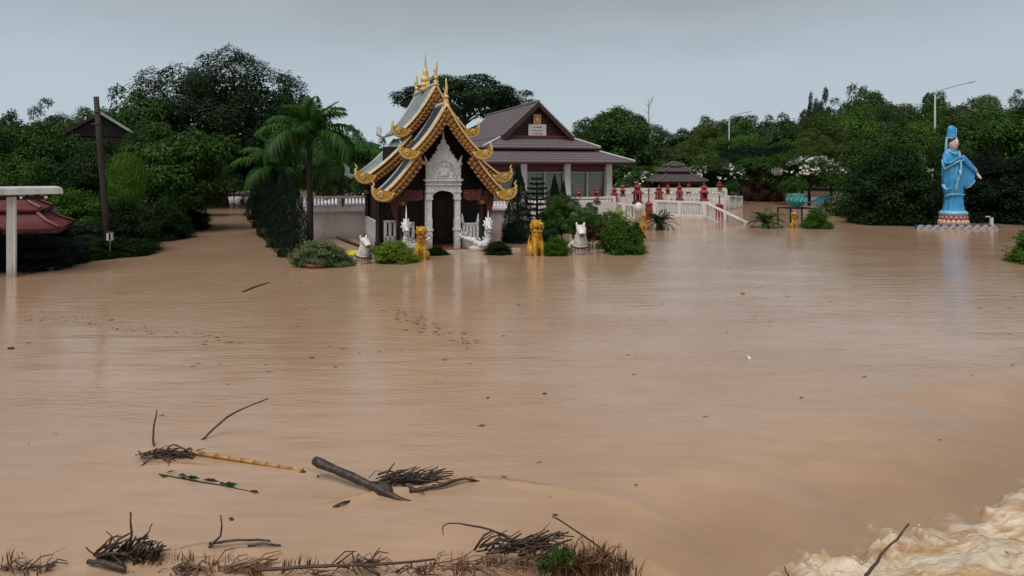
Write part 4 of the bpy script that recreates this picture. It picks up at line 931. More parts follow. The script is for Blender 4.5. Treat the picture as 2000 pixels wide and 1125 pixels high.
# pedestal
pd = MB().lathe([(0.62, sz(419)), (0.64, sz(416)), (0.60, sz(413)), (0.5, sz(411))], 28, (0.02, 0, 0)).build('pedestal_rim', 'bluepale', st, smooth=True)
MB().lathe([(0.60, sz(429)), (0.57, sz(425)), (0.56, sz(421)), (0.64, sz(418.5))], 28, (0.02, 0, 0)).build('pedestal_band', 'rose', st, smooth=True)
MB().lathe([(0.55, -1.2), (0.55, sz(443)), (0.62, sz(441)), (0.62, sz(436)), (0.58, sz(430))], 28, (0.02, 0, 0)).build('pedestal_base', 'mossy', st)
pet = MB().ell((0, 0, 0), (0.115, 0.07, 0.15), 10, 8).mesh('lotus_petal', 'cream', True)
pet2 = MB().ell((0, 0, 0), (0.10, 0.05, 0.09), 10, 8).mesh('lotus_petal', 'rose', True)
for k in range(18):
    a = 2 * PI * k / 18; link('lotus_petal', pet, st, (0.02 + 0.615 * math.cos(a), 0.615 * math.sin(a), sz(434)), (0.0, 0, a + PI / 2))
    a += PI / 18; link('lotus_petal', pet2, st, (0.02 + 0.59 * math.cos(a), 0.59 * math.sin(a), sz(424)), (0.0, 0, a + PI / 2))
# low glazed wall round the statue
gw = thing('glazed_wall', 'low navy and white patterned ceramic wall along the water at the statue foot', 'wall', (0, 0, 0))
x0, x1, GY = X(1788, 35.2), X(1948, 35.2), 35.2
boxp('wall_body', 'navy', gw, ((x0 + x1) / 2, GY, -0.12), (x1 - x0, 0.14, 0.62))
am = MB()
for rr in (0.17, 0.10): am.tube([(rr * math.cos(a), 0, rr * math.sin(a)) for a in (PI * k / 10 for k in range(11))], 0.022, 5)
am.box((0, 0, 0.03), (0.03, 0.03, 0.1)); am_me = am.mesh('glazed_arch', 'signboard')
for k in range(10): link('glazed_arch', am_me, gw, (x0 + 0.22 + (x1 - x0 - 0.44) * k / 9, GY - 0.085, 0.0))
boxp('incense_post', 'signboard', gw, (X(1936, GY), GY, 0.32), (0.13, 0.13, 0.42), bevel=0.01); boxp('post_cap', 'signboard', gw, (X(1929, GY), GY, 0.58), (0.18, 0.12, 0.05), bevel=0.01)

# ------------------------------------------------------------------ guardian animals
def lion(px, top, bot, Y, label, rz=0.0, wk=1.0):
    h = Z(top, Y) - 0.0
    t = thing('lion_statue', label, 'statue', (X(px, Y), Y, 0), rz, 'golden guardian lions round the shrine', (h * wk, h * wk, h))
    b = MB()
    b.ell((0, 0.16, 0.12), (0.20, 0.24, 0.26), 14, 10); b.ell((0, 0.0, 0.40), (0.155, 0.155, 0.30), 14, 10); b.ell((0, -0.04, 0.60), (0.165, 0.15, 0.16), 14, 10)
    b.ell((0, -0.05, 0.84), (0.145, 0.15, 0.13), 14, 10)                    # head
    b.box((0, -0.22, 0.84), (0.20, 0.20, 0.08), 0, 0.8); b.ell((0, -0.27, 0.88), (0.09, 0.09, 0.05), 12, 8)
    b.ell((0, -0.20, 0.69), (0.09, 0.12, 0.035), 12, 8)                    # lower jaw
    for sx in (-1, 1):
        b.tube([(sx * 0.10, -0.06, 0.50), (sx * 0.115, -0.14, 0.28), (sx * 0.12, -0.16, 0.0), (sx * 0.12, -0.17, -0.2)], [0.075, 0.062, 0.06, 0.07], 10)
        b.ell((sx * 0.16, 0.10, 0.10), (0.10, 0.18, 0.18), 10, 8)
        b.tube([(sx * 0.12, 0.0, 0.92), (sx * 0.15, 0.0, 0.985), (sx * 0.145, 0.0, 1.0)], [0.04, 0.022, 0.008], 8)
        b.ell((sx * 0.075, -0.15, 0.905), (0.035, 0.04, 0.03), 8, 6)
    b.tube([(0, 0.35, 0.1), (0, 0.42, 0.35), (0, 0.34, 0.55)], [0.05, 0.04, 0.015], 8)
    b.build('body', 'lion', t, remesh=0.018)
    MB().ell((0, -0.19, 0.75), (0.085, 0.11, 0.06), 12, 8).build('mouth', 'redmouth', t, smooth=True)
    for sx in (-1, 1):
        MB().ell((sx * 0.06, -0.185, 0.90), (0.022, 0.02, 0.02), 8, 6).build('eye', 'black', t)
        MB().tube([(sx * 0.05, -0.30, 0.80), (sx * 0.05, -0.30, 0.74)], [0.018, 0.004], 6).build('tooth', 'signboard', t)
    mn = MB()
    for k in range(13):
        a = PI * (-0.15 + 1.3 * k / 12)
        mn.tube([(0.125 * math.cos(a), 0.0, 0.82 + 0.125 * math.sin(a)), (0.19 * math.cos(a), 0.05, 0.82 + 0.17 * math.sin(a))], [0.04, 0.01], 6)
    for r_ in range(3):
        for k in range(4): mn.ell((-0.075 + 0.05 * k + 0.012 * (r_ % 2), -0.165 + 0.012 * r_, 0.63 - 0.09 * r_), (0.03, 0.02, 0.04), 6, 5)
    mn.build('mane', 'lion', t, smooth=True)
    MB().tube([(0.15 * math.cos(a), -0.045 + 0.14 * math.sin(a), 0.665) for a in (2 * PI * k / 18 for k in range(19))], 0.022, 6).build('collar', 'redpaint', t, smooth=True)
    return t
lion(823, 441, 508, YW(507), 'golden lion statue facing out beside the yellow-green bush, left of the doorway steps', 0.05, 0.95)
lion(1047, 428, 499, YW(499), 'golden lion statue with open mouth beside the round green bush', 0.5, 0.95)
lion(1257, 416, 453, 34.2, 'small golden lion statue in front of the cycad', 0.1, 0.85)
lion(1550, 413, 445, 35.8, 'small pale golden lion statue under the black bowl stand', 0.0, 0.85)

def horse(px, top, Y, label, rz, cloth):
    h = Z(top, Y)
    t = thing('horse_statue', label, 'statue', (X(px, Y), Y, 0), rz, 'white horse statues in the planting', (h * 1.3, h * 1.15, h))
    b = MB()
    b.ell((0, 0.42, 0.10), (0.26, 0.55, 0.30), 16, 10); b.ell((0, 0.0, 0.12), (0.25, 0.24, 0.27), 14, 10)
    b.tube([(0, 0.05, 0.15), (0, -0.06, 0.42), (0, -0.10, 0.62), (0, -0.12, 0.74)], [0.23, 0.165, 0.125, 0.11], 14)
    b.tube([(0, -0.06, 0.84), (0, -0.16, 0.80), (0, -0.28, 0.70), (0, -0.34, 0.63)], [0.11, 0.13, 0.10, 0.09], 12)
    for sx in (-1, 1):
        b.tube([(sx * 0.075, -0.04, 0.88), (sx * 0.095, -0.05, 0.97), (sx * 0.085, -0.05, 1.02)], [0.04, 0.032, 0.006], 8)
        b.tube([(sx * 0.14, -0.06, 0.15), (sx * 0.14, -0.12, -0.1), (sx * 0.14, -0.12, -0.4)], [0.09, 0.07, 0.06], 8)
        b.tube([(sx * 0.16, 0.75, 0.1), (sx * 0.16, 0.8, -0.2), (sx * 0.16, 0.78, -0.4)], [0.11, 0.07, 0.06], 8)
        b.ell((sx * 0.085, -0.19, 0.80), (0.03, 0.04, 0.035), 8, 6)
    b.build('body', 'animal', t, remesh=0.016)
    for sx in (-1, 1):
        MB().ell((sx * 0.092, -0.215, 0.795), (0.022, 0.025, 0.02), 8, 6).build('eye', 'black', t)
        MB().ell((sx * 0.035, -0.395, 0.65), (0.016, 0.02, 0.016), 8, 6).build('nostril', 'black', t)
    MB().ell((0, -0.37, 0.595), (0.052, 0.05, 0.032), 10, 8).build('mouth', 'brown', t, smooth=True)
    MB().tube([(0.215 * math.cos(a), -0.03 + 0.20 * math.sin(a), 0.28 - 0.07 * max(0, -math.sin(a))) for a in (2 * PI * k / 20 for k in range(21))], 0.03, 7).build('collar', 'brown', t, smooth=True)
    bl = MB()
    for k in range(9):
        a = PI * (1.08 + 0.84 * k / 8); bl.ell((0.25 * math.cos(a), -0.03 + 0.25 * math.sin(a), 0.19 + 0.05 * math.sin(a)), (0.025, 0.025, 0.03), 7, 5)
    bl.build('bell_string', 'brown', t, smooth=True)
    mn = MB()
    for k in range(8): mn.tube([(0, 0.04 + 0.012 * k, 0.86 - 0.075 * k), (0, 0.12 + 0.012 * k, 0.84 - 0.075 * k)], [0.045, 0.01], 6)
    mn.build('mane', 'animal', t, smooth=True)
    if cloth:
        MB().loft([[(0.285 * math.cos(a) * k2, y_, 0.11 + 0.325 * math.sin(a) * k2) for a in (PI * (-0.25 + 1.5 * q / 14) for q in range(15))] + [(0.2 * math.cos(a), y_, 0.1 + 0.2 * math.sin(a)) for a in (PI * (1.25 - 1.5 * q / 14) for q in range(15))] for y_, k2 in ((0.15, 0.95), (0.4, 1.02), (0.7, 1.0))]).build('cloth', 'yellowcloth', t)
    return t
horse(1133, 434, YW(496), 'white horse statue with brown collar facing out between two green bushes', 0.08, False)
horse(708, 459, YW(514), 'white horse statue wearing a yellow cloth beside the grey-leaved bush', 0.75, True)

def naga(px, py_base, Y, sgn, label, rz, big=1.0):
    t = thing('naga_statue', label, 'statue', (X(px, Y), Y, 0.06), rz)
    b = MB()
    pts = [(-sgn * 0.72, 0.25, 0.50), (-sgn * 0.55, 0.15, 0.38), (-sgn * 0.34, 0.02, 0.34), (-sgn * 0.08, -0.08, 0.16), (sgn * 0.15, -0.14, 0.18), (sgn * 0.26, -0.15, 0.36), (sgn * 0.22, -0.14, 0.56), (sgn * 0.24, -0.2, 0.68)]
    b.tube(pts, [0.05, 0.08, 0.11, 0.13, 0.14, 0.13, 0.11, 0.10], 12)
    b.ell((sgn * 0.26, -0.26, 0.72), (0.13, 0.17, 0.11), 12, 8); b.ell((sgn * 0.28, -0.40, 0.74), (0.09, 0.10, 0.05), 10, 8); b.ell((sgn * 0.27, -0.36, 0.63), (0.07, 0.09, 0.03), 10, 8)
    b.ell((-sgn * 0.02, 0.0, 0.02), (0.42, 0.22, 0.14), 14, 8)
    b.build('body', 'stucco', t, remesh=0.02)
    c = MB()
    fl = [(-0.12, 0.0), (-0.20, 0.10), (-0.13, 0.12), (-0.17, 0.24), (-0.09, 0.22), (-0.09, 0.36), (-0.03, 0.30), (0.0, 0.34 + 0.24 * big)]
    fl = fl + [(-a, b) for a, b in reversed(fl[:-1])]
    c.prism([(sgn * 0.25 + a, 0.76 + b) for a, b in fl], -0.20, -0.14); c.prism([(sgn * 0.25 + a * 0.6, 0.74 + b * 0.6) for a, b in fl], -0.27, -0.2)
    for k in range(9):
        i = 1 + k * 0.62; j = int(i); f = i - j; p = Vector(pts[j]).lerp(Vector(pts[min(j + 1, 7)]), f)
        c.tube([p + Vector((-sgn * 0.04, -0.02, 0.12)), p + Vector((-sgn * 0.10, 0.02, 0.24))], [0.05, 0.008], 6)
    c.build('crest', 'stucco', t, smooth=True)
    sc_ = MB()
    for k in range(11):
        i = 0.6 + k * 0.5; j = int(i); f = i - j; p = Vector(pts[j]).lerp(Vector(pts[min(j + 1, 7)]), f)
        sc_.ell(p + Vector((sgn * 0.02, -0.13, -0.03)), (0.05, 0.03, 0.05), 8, 6)
    sc_.build('scales', 'stucco', t, smooth=True)
    for k in (-1, 1): MB().ell((sgn * 0.26 + k * 0.07, -0.38, 0.79), (0.02, 0.02, 0.02), 6, 5).build('eye', 'black', t)
    return t
naga(938, 488, 25.7, 1, 'long white naga statue coiling along the right side of the doorway', RZ * 0.6)
naga(806, 488, 25.0, -1, 'white crested naga statue behind the golden lion, left of the doorway', RZ, 1.9)

# bowl on an iron stand
bw = thing('bowl_stand', 'black square iron stand holding up a big bowl over the flood', 'stand', (X(1555, 36.8), 36.8, 0), 0.12)
zt = Z(406, 36.8); w2 = 25 * 36.8 / F
for sx in (-1, 1):
    for sy in (-1, 1): boxp('leg', 'black', bw, (sx * w2, sy * w2, (zt - 0.6) / 2), (0.06, 0.06, zt + 0.6))
for s1 in (-1, 1):
    boxp('top_rail', 'black', bw, (0, s1 * w2, zt), (2 * w2 + 0.06, 0.06, 0.06)); boxp('top_rail', 'black', bw, (s1 * w2, 0, zt), (0.06, 2 * w2 - 0.06, 0.06))
    MB().tube([(s1 * w2, -w2, zt - 0.04), (s1 * w2 * 0.35, -w2, zt - 0.42), (s1 * w2, -w2, zt - 0.75)], 0.025, 6).build('brace', 'black', bw)
boxp('cross_bar', 'black', bw, (0, 0, zt - 0.005), (0.06, 2 * w2 - 0.12, 0.05))
bo = thing('bowl', 'large green glazed bowl resting on the black iron stand', 'bowl', (X(1555, 36.8), 36.8, zt + 0.03))
MB().lathe([(0.20, 0), (0.30, 0.06), (0.42, 0.20), (0.48, 0.38), (0.47, 0.52), (0.44, 0.60), (0.47, 0.64), (0.45, 0.66), (0.41, 0.60), (0.38, 0.55)], 28).build('bowl_body', 'teal', bo, smooth=True)
sw = MB()
for k in range(12):
    a = 2 * PI * k / 12
    sw.tube([(0.465 * math.cos(a + q * 0.06), 0.465 * math.sin(a + q * 0.06), 0.26 + 0.05 * q) for q in range(5)], [0.02, 0.03, 0.035, 0.03, 0.02], 6)
sw.build('relief_band', 'bluepale', bo, smooth=True)
# teal sheet on trestles
tp = thing('tarpaulin', 'teal tarpaulin stretched low over the water between the bowl and the big bush', 'tarpaulin', (X(1604, 58), 58.0, 0), 0.4, None, (0.75, 0.8, 0.9))
nn = 10; vs = []
for j in range(nn + 1):
    for i in range(nn + 1):
        u = i / nn - 0.5; v = j / nn - 0.5
        vs.append((u * 2.3, v * 1.8, 0.62 + 0.55 * (u + 0.1) - 0.5 * u * u + 0.10 * math.sin(7 * u + 4 * v) * math.cos(5 * v) - 0.5 * v * v))
MB().add(vs, [(j * (nn + 1) + i, j * (nn + 1) + i + 1, (j + 1) * (nn + 1) + i + 1, (j + 1) * (nn + 1) + i) for j in range(nn) for i in range(nn)]).build('sheet', 'tarp', tp, smooth=True)
for sx, hh in ((-0.95, 0.2), (0.95, 1.0)):
    for sy in (-0.7, 0.7): MB().tube([(sx, sy, -0.8), (sx, sy, hh * 0.75)], 0.03, 6).build('prop', 'black', tp)

# ------------------------------------------------------------------ left bank: carport, red pavilion, pole, house
cp = thing('carport', 'flat white canopy roof on a grey-white steel post standing in the flood', 'canopy', (X(23, 19.4), 19.4, 0), 0.6)
x1 = 1.15
boxp('post', 'pipewhite', cp, (0, 0, 0.65), (0.23, 0.23, 2.9), bevel=0.02)
boxp('post_rib', 'white', cp, (0.06, -0.13, 0.65), (0.05, 0.03, 2.9), bevel=0.008)
boxp('beam', 'darkwood', cp, (-0.9, 0.0, 2.06), (3.2, 0.12, 0.10))
MB().prism([(-4.0, 2.12), (x1 - 0.02, 2.16), (x1, 2.20), (x1 - 0.04, 2.33), (-4.0, 2.33)], -0.3, 2.2).build('roof_slab', 'pipewhite', cp, bevel=0.012)
for k in range(4): boxp('purlin', 'pipewhite', cp, (-0.9 + k * 0.55, 1.0, 2.08), (0.06, 2.8, 0.06))
boxp('post', 'pipewhite', cp, (-3.6, 0, 0.65), (0.23, 0.23, 2.9), bevel=0.02)
rp = thing('pavilion', 'low red tiled pavilion with two stacked roofs under the carport edge', 'pavilion', (X(6, 22.9), 22.9, 0), 0.42)
ze = Z(447, 22)
hip_roof(rp, 3.4, 3.2, ze, 0.42, 0.62, 'roof', 'redroof', 'hip'); boxp('roof_neck', 'redroof', rp, (0, 0, ze + 0.46), (2.0, 1.9, 0.24))
hip_roof(rp, 2.3, 2.1, ze + 0.56, 0.34, 0.55, 'roof', 'redroof', 'hip'); boxp('roof_neck', 'redroof', rp, (0, 0, ze + 1.0), (1.2, 1.1, 0.3))
boxp('fascia', 'hip', rp, (0, -1.6, ze - 0.08), (3.36, 0.05, 0.10)); boxp('fascia', 'hip', rp, (1.68, 0, ze - 0.08), (0.05, 3.16, 0.10))
for sx in (-1, 1):
    for sy in (-1, 1): boxp('post', 'gablewood', rp, (sx * 1.3, sy * 1.2, ze / 2 - 0.4), (0.16, 0.16, ze + 0.7))
boxp('low_wall', 'gablewood', rp, (0, 1.2, 0.1), (2.5, 0.1, 1.3))
up = thing('utility_pole', 'dark leaning timber utility pole rising above the hedge', 'pole', (X(213, 24.2), 24.2, 0))
tx = X(188, 24.2) - X(213, 24.2); th = Z(189, 24.2)
MB().tube([(0, 0, -1.0), (tx * 0.3, 0, th * 0.3), (tx * 0.72, 0, th * 0.7), (tx, 0, th)], [0.105, 0.10, 0.09, 0.08], 10).build('shaft', 'pole', up, smooth=True)
for zz_ in (th - 0.5, th - 0.9): MB().tube([(tx * 0.95 - 0.12, -0.09, zz_), (tx * 0.95 + 0.12, -0.09, zz_)], 0.018, 6).build('bolt', 'black', up)
mb_ = thing('meter_box', 'small pale meter box on a thin grey pipe in front of the hedge', 'meter', (X(215, 23.4), 23.4, 0))
MB().tube([(0, 0, -0.9), (0, 0, 0.55)], 0.022, 8).build('pipe', 'lampgrey', mb_)
boxp('box', 'pipewhite', mb_, (0, 0, 0.70), (0.17, 0.13, 0.27), bevel=0.012); boxp('lid', 'black', mb_, (0.03, -0.07, 0.70), (0.06, 0.012, 0.2)); boxp('hood', 'black', mb_, (0.01, 0, 0.85), (0.2, 0.17, 0.03))
hs = thing('house', 'old dark house gable showing above the hedge trees beside the leaning pole', 'house', (X(197, 40), 40.0, 0), 0.5)
za, ze2 = Z(220, 40), Z(267, 40)
for sgn in (-1, 1):
    rs_ = MB().strip([(0.0, za), (sgn * 1.95, ze2)], [(0.0, za - 0.10), (sgn * 1.95, ze2 - 0.10)], -0.5, 7).build('roof', 'rooftile', hs)
    MB().strip([(0.0, za + 0.03), (sgn * 2.0, ze2)], [(0.0, za - 0.13), (sgn * 2.0, ze2 - 0.16)], -0.6, -0.54).build('bargeboard', 'lampgrey' if sgn > 0 else 'gablewood', rs_)
for k in range(8):
    z0 = ze2 + k * 0.15; w = 3.6 * (za - 0.15 - z0) / (za - ze2)
    if w > 0.15: boxp('gable_board', 'darkwood', hs, (0, -0.2 + 0.004 * (k % 2), z0 + 0.07), (w, 0.05, 0.143))
boxp('wall', 'darkwood', hs, (0, 3.2, ze2 / 2 - 0.5), (3.4, 6.8, ze2 + 0.9))

# ------------------------------------------------------------------ street lamps
def street_lamp(px, top, ax, ay, Y, label):
    t = thing('street_lamp', label, 'street lamp', (X(px, Y), Y, 0)); h = Z(top, Y)
    dx = (ax - px) * Y / F; dz = (top - ay) * Y / F
    MB().tube([(0, 0, -0.8), (0, 0, h * 0.5), (0, 0, h)], [0.11, 0.085, 0.06], 8).build('post', 'lampgrey', t, smooth=True)
    MB().tube([(0, 0, h - 0.05), (dx * 0.12, 0, h + dz * 0.35), (dx * 0.5, 0, h + dz * 0.68), (dx * 0.85, 0, h + dz * 0.93)], [0.05, 0.045, 0.04, 0.035], 7).build('arm', 'lampgrey', t, smooth=True)
    MB().ell((dx * 0.92, 0, h + dz * 0.97), (dx * 0.15, 0.14, 0.055), 10, 8, Matrix.Rotation(-math.atan2(dz * 0.3, dx * 0.5), 3, 'Y')).build('lamp_head', 'lampgrey', t, smooth=True)
street_lamp(1424, 230, 1466, 218, 82, 'grey street lamp with a short slanting arm among the trees past the pavilion')
street_lamp(1826, 186, 1902, 160, 58, 'tall grey street lamp with a long arm above the blue statue')

# ------------------------------------------------------------------ palms and cycads
def frond_mesh(seed, Ln, arch, nl, ll, lw, mt, rise=0.6, droop=0.35, name='frond'):
    """a feather leaf along +x: rachis that rises and arches over, with two rows of leaflets"""
    rng = np.random.default_rng(seed)
    t = np.linspace(0, 1, nl)
    ang = rise - arch * t
    ds = Ln / nl
    xx = np.cumsum(np.cos(ang) * ds); zc = np.cumsum(np.sin(ang) * ds)
    R = np.stack([xx, 0.04 * Ln * np.sin(t * 3 + seed), zc], 1)
    V = []; Q = []; tone = []
    T = np.stack([np.cos(ang), np.zeros(nl), np.sin(ang)], 1); U = np.stack([-np.sin(ang), np.zeros(nl), np.cos(ang)], 1)
    for i in range(2, nl):
        w = math.sin(PI * min(1, 0.12 + 0.9 * t[i])) ** 0.6 * ll * rng.uniform(0.85, 1.1)
        for sy in (-1, 1):
            d = T[i] * (0.45 + 0.3 * t[i]) + np.array([0, sy, 0]) + U[i] * rng.uniform(0.05, 0.35); d /= np.linalg.norm(d)
            p0 = R[i]; p1 = p0 + d * w * 0.5; p2 = p0 + d * w + np.array([0, 0, -droop * w * rng.uniform(0.6, 1.4)])
            b = T[i] * lw; k = len(V)
            V += [p0 - b * 0.3, p1 - b, p2, p1 + b]; Q.append((k, k + 1, k + 2, k + 3)); tone.append(rng.random())
    n = len(R)
    for i in range(0, n - 2, 2):
        j = min(i + 2, n - 1); r0 = 0.018 * Ln * 0.35 * (1 - 0.8 * t[i]); k = len(V)
        V += [R[i] + np.array([0, r0, 0]), R[i] - np.array([0, r0, 0]), R[j] - np.array([0, r0, 0]), R[j] + np.array([0, r0, 0])]; Q.append((k, k + 1, k + 2, k + 3)); tone.append(0.5)
        V += [R[i] + U[i] * r0, R[i] - U[i] * r0, R[j] - U[i] * r0, R[j] + U[i] * r0]; Q.append((k + 4, k + 5, k + 6, k + 7)); tone.append(0.5)
    return np_mesh(name, np.array(V), np.array(Q), mt, np.array(tone))
palmF = [frond_mesh(31, 2.4, 1.6, 56, 0.66, 0.034, 'leaf_palm', 1.15, 0.7), frond_mesh(32, 2.4, 2.2, 56, 0.70, 0.034, 'leaf_palm', 0.9, 0.9), frond_mesh(33, 2.2, 0.8, 52, 0.55, 0.032, 'leaf_palm', 1.35, 0.35)]
def palm(label, px, basepy, Y, shaft_py, wk, lower, rnd, group=None, mt=None):
    t = thing('palm_tree', label, 'palm tree', (X(px, Y), Y, 0), 0, group); hs_ = Z(shaft_py, Y)
    MB().tube([(0, 0, -0.8), (0.02, 0, hs_ * 0.4), (-0.02, 0, hs_ * 0.8), (0, 0, hs_)], [0.16, 0.12, 0.105, 0.10], 10).build('trunk', 'palmbark', t, smooth=True)
    MB().tube([(0, 0, hs_ - 0.05), (0, 0, hs_ + 0.3), (0, 0, hs_ + 0.75)], [0.12, 0.13, 0.06], 10).build('crownshaft', 'leaf_palm', t, smooth=True)
    r = random.Random(rnd)
    for k in range(lower):
        a = 2 * PI * k / lower + r.uniform(-0.2, 0.2)
        link('frond', palmF[1 if k % 3 else 0], t, (0, 0, hs_ + 0.45), (0, r.uniform(0.05, 0.35), a), (wk * r.uniform(0.85, 1.1),) * 3)
    for k in range(9):
        a = 2 * PI * k / 9 + r.uniform(-0.4, 0.4)
        link('frond', palmF[2 if k % 2 else 0], t, (0, 0, hs_ + 0.55), (0, r.uniform(-0.25, 0.05), a), (wk * r.uniform(0.8, 1.0),) * 3)
    return t
palm('tall feather palm with dark slender trunk in front of the white terrace wall', 605, 470, 29.2, 296, 1.0, 12, 3)
palm('shorter feather palm spreading behind the balustrade between tall palm and shrine', 668, 420, 33.5, 345, 1.05, 13, 4)
palm('low feather palm beside the dark cypresses, its leaves arching over the channel', 545, 440, 32.0, 360, 0.9, 12, 7)
cycF = [frond_mesh(41, 0.75, 1.3, 34, 0.20, 0.012, 'leaf_dark', 1.0, 0.15), frond_mesh(42, 0.75, 1.9, 34, 0.20, 0.012, 'leaf_dark', 0.9, 0.2)]
def cycad(label, px, bpy_, Y, hpx, wpx, mt='leaf_dark', stem=0.0, seed=1, nf=26, base=0.0):
    w = wpx * Y / F; t = thing('cycad', label, 'cycad', (X(px, Y), Y, base), 0, None); r = random.Random(seed); s = w / 1.25; h = hpx * Y / F
    MB().lathe([(0.13 * s, -0.7), (0.14 * s, stem * 0.6), (0.10 * s, stem + 0.12), (0.02, stem + 0.2)], 9).build('stem', 'palmbark', t)
    for k in range(nf):
        a = 2.39996 * k; tilt = 0.55 - 1.15 * (k / nf)
        o = link('frond', cycF[k % 2], t, (0, 0, stem + 0.08), (0, tilt + r.uniform(-0.15, 0.15), a), (s * r.uniform(0.85, 1.1), s, s * h / w * 1.6))
        o.material_slots[0].link = 'OBJECT'; o.material_slots[0].material = M[mt]
    return t
cycad('dark green cycad beside the small golden lion at the balustrade foot', 1288, 448, 34.8, 45, 72, 'leaf_dark', 0.15, 1)
cycad('cycad with arching leaves in the water next to the black bowl stand', 1496, 445, 35.9, 42, 76, 'leaf_mid', 0.12, 2)
cycad('yellow-green tufted palm rising behind the round lime bush by the short balustrade', 1202, 440, 31.0, 44, 66, 'leaf_lime', 0.55, 3)
cycad('dark tufted plant in the shrubs behind the white collared horse statue', 1168, 440, 29.5, 36, 44, 'leaf_dark', 0.35, 5, 18)

# layered araucaria
ar = thing('araucaria_tree', 'small layered araucaria with flat whorls in front of the glazed hall', 'tree', (X(1049, 31.5), 31.5, 0))
ah = Z(336, 31.5); MB().tube([(0, 0, -0.8), (0, 0, ah * 0.6), (0, 0, ah)], [0.07, 0.045, 0.012], 8).build('trunk', 'bark', ar)
rng = np.random.default_rng(77); Ps = []; Ns = []; Al = []
for k in range(9):
    zc = ah * (0.22 + 0.76 * (k / 9) ** 0.9); rr = 0.78 * (1 - k / 10.0) + 0.08
    for j in range(7):
        a = 2 * PI * j / 7 + k * 0.4; n = int(240 * rr + 20); q = rng.random(n) ** 0.7
        side = rng.normal(size=n) * 0.10 * (1 - q * 0.4)
        x_ = q * rr; Ps.append(np.stack([x_ * math.cos(a) - side * math.sin(a), x_ * math.sin(a) + side * math.cos(a), zc + 0.10 * (q ** 2) * rr + rng.normal(size=n) * 0.015 - 0.04], 1))
        Ns.append(np.tile([0, 0, 1.0], (n, 1)) + rng.normal(size=(n, 3)) * 0.4); Al.append(np.tile([math.cos(a), math.sin(a), 0.3], (n, 1)))
Ps = np.vstack(Ps); V, Q, tn = leaves(rng, Ps, np.vstack(Ns), rng.uniform(0.05, 0.1, len(Ps)), rng.uniform(0.02, 0.035, len(Ps)), 0, np.vstack(Al))
link('crown', np_mesh('crown', V, Q, 'leaf_black', tn), ar)

# ------------------------------------------------------------------ trees: left side
proto('giant', 51, n=52000, cb=0.20, m=120, cr=(0.06, 0.125), leaf=0.016, core=0.10, shell=(0.62, 0.97), limbs=16, tr=0.028)
plant('shade_tree', 'huge dark spreading shade tree towering over the left bank', 'tree', 'giant', 440, 112, 310, 56, 'leaf_dark', rz=0.6)
plant('shade_tree', 'dark crowned tree adjoining the huge shade tree, beside the tall palm', 'tree', 'broad_c', 570, 178, 130, 60, 'leaf_dark', rz=1.0)
proto('umbrella', 52, n=26000, cb=0.58, m=60, cr=(0.07, 0.13), leaf=0.018, squash=0.45, core=0.05, shell=(0.55, 0.98), limbs=14, tr=0.02, up=1.0)
plant('rain_tree', 'wide umbrella-crowned rain tree rising behind the shrine roof', 'tree', 'umbrella', 903, 143, 270, 72, 'leaf_dark', rz=2.0)
for px, top, w, Y, key, mt_, lb in ((8, 218, 80, 46, 'broad_c', 'leaf_dark', 'dark tree of the left thicket showing at its outer end above the carport roof'),
        (100, 212, 150, 45, 'feather', 'leaf_mid', 'loose feathery tree crown of the left thicket on the skyline above the carport'),
        (168, 220, 110, 44, 'broad_b', 'leaf_mid', 'leafy tree crown on the skyline just left of the leaning pole'),
        (275, 188, 150, 52, 'broad_a', 'leaf_mid', 'green tree crown between the house gable and the huge shade tree'),
        (45, 250, 150, 38, 'broad_a', 'leaf_mid', 'green tree in the second row of the thicket above the carport roof'),
        (130, 258, 160, 36, 'broad_c', 'leaf_mid', 'full leafy tree left of the leaning pole, below the skyline crowns'),
        (262, 262, 110, 38, 'broad_b', 'leaf_mid', 'leafy tree just below the house gable, right of the leaning pole'),
        (305, 248, 120, 44, 'broad_b', 'leaf_dark', 'dark tree squeezed between house gable and round-headed tree'),
        (20, 300, 130, 31, 'broad_c', 'leaf_mid', 'leafy low tree directly above the carport roof'),
        (-40, 240, 150, 36, 'broad_b', 'leaf_dark', 'dark tree at the very edge of the thicket behind the carport'),
        (185, 300, 130, 31, 'broad_a', 'leaf_dark', 'dark low tree behind the clipped columnar shrub and leaning pole'),
        (-70, 330, 160, 28, 'broad_a', 'leaf_mid', 'low leafy tree behind the hidden end of the carport'),
        (700, 258, 120, 46, 'feather', 'leaf_mid', 'thin leafy tree filling the gap between palms and shrine roof'),
        (640, 250, 120, 47, 'feather', 'leaf_mid', 'bushy tree directly behind the crown of the tall palm'),
        (520, 250, 110, 62, 'broad_b', 'leaf_dark', 'dark tree behind the low feather palm, under the shade tree')):
    plant('broadleaf_tree', lb, 'tree', key, px, top, w, Y, mt_)
plant('round_tree', 'round-headed bright green tree overhanging the channel on the left bank', 'tree', 'broad_a', 352, 257, 200, 34.5, 'leaf_mid', rz=0.3)
plant('round_tree', 'small tree with low drooping crown just past the round-headed tree on the channel', 'tree', 'feather', 402, 298, 84, 45, 'leaf_mid')
plant('topiary_shrub', 'tall clipped round-topped columnar shrub behind the meter box', 'shrub', 'column', 246, 296, 66, 27.5, 'leaf_bright')
G2 = 'shrubs along the left bank waterline'
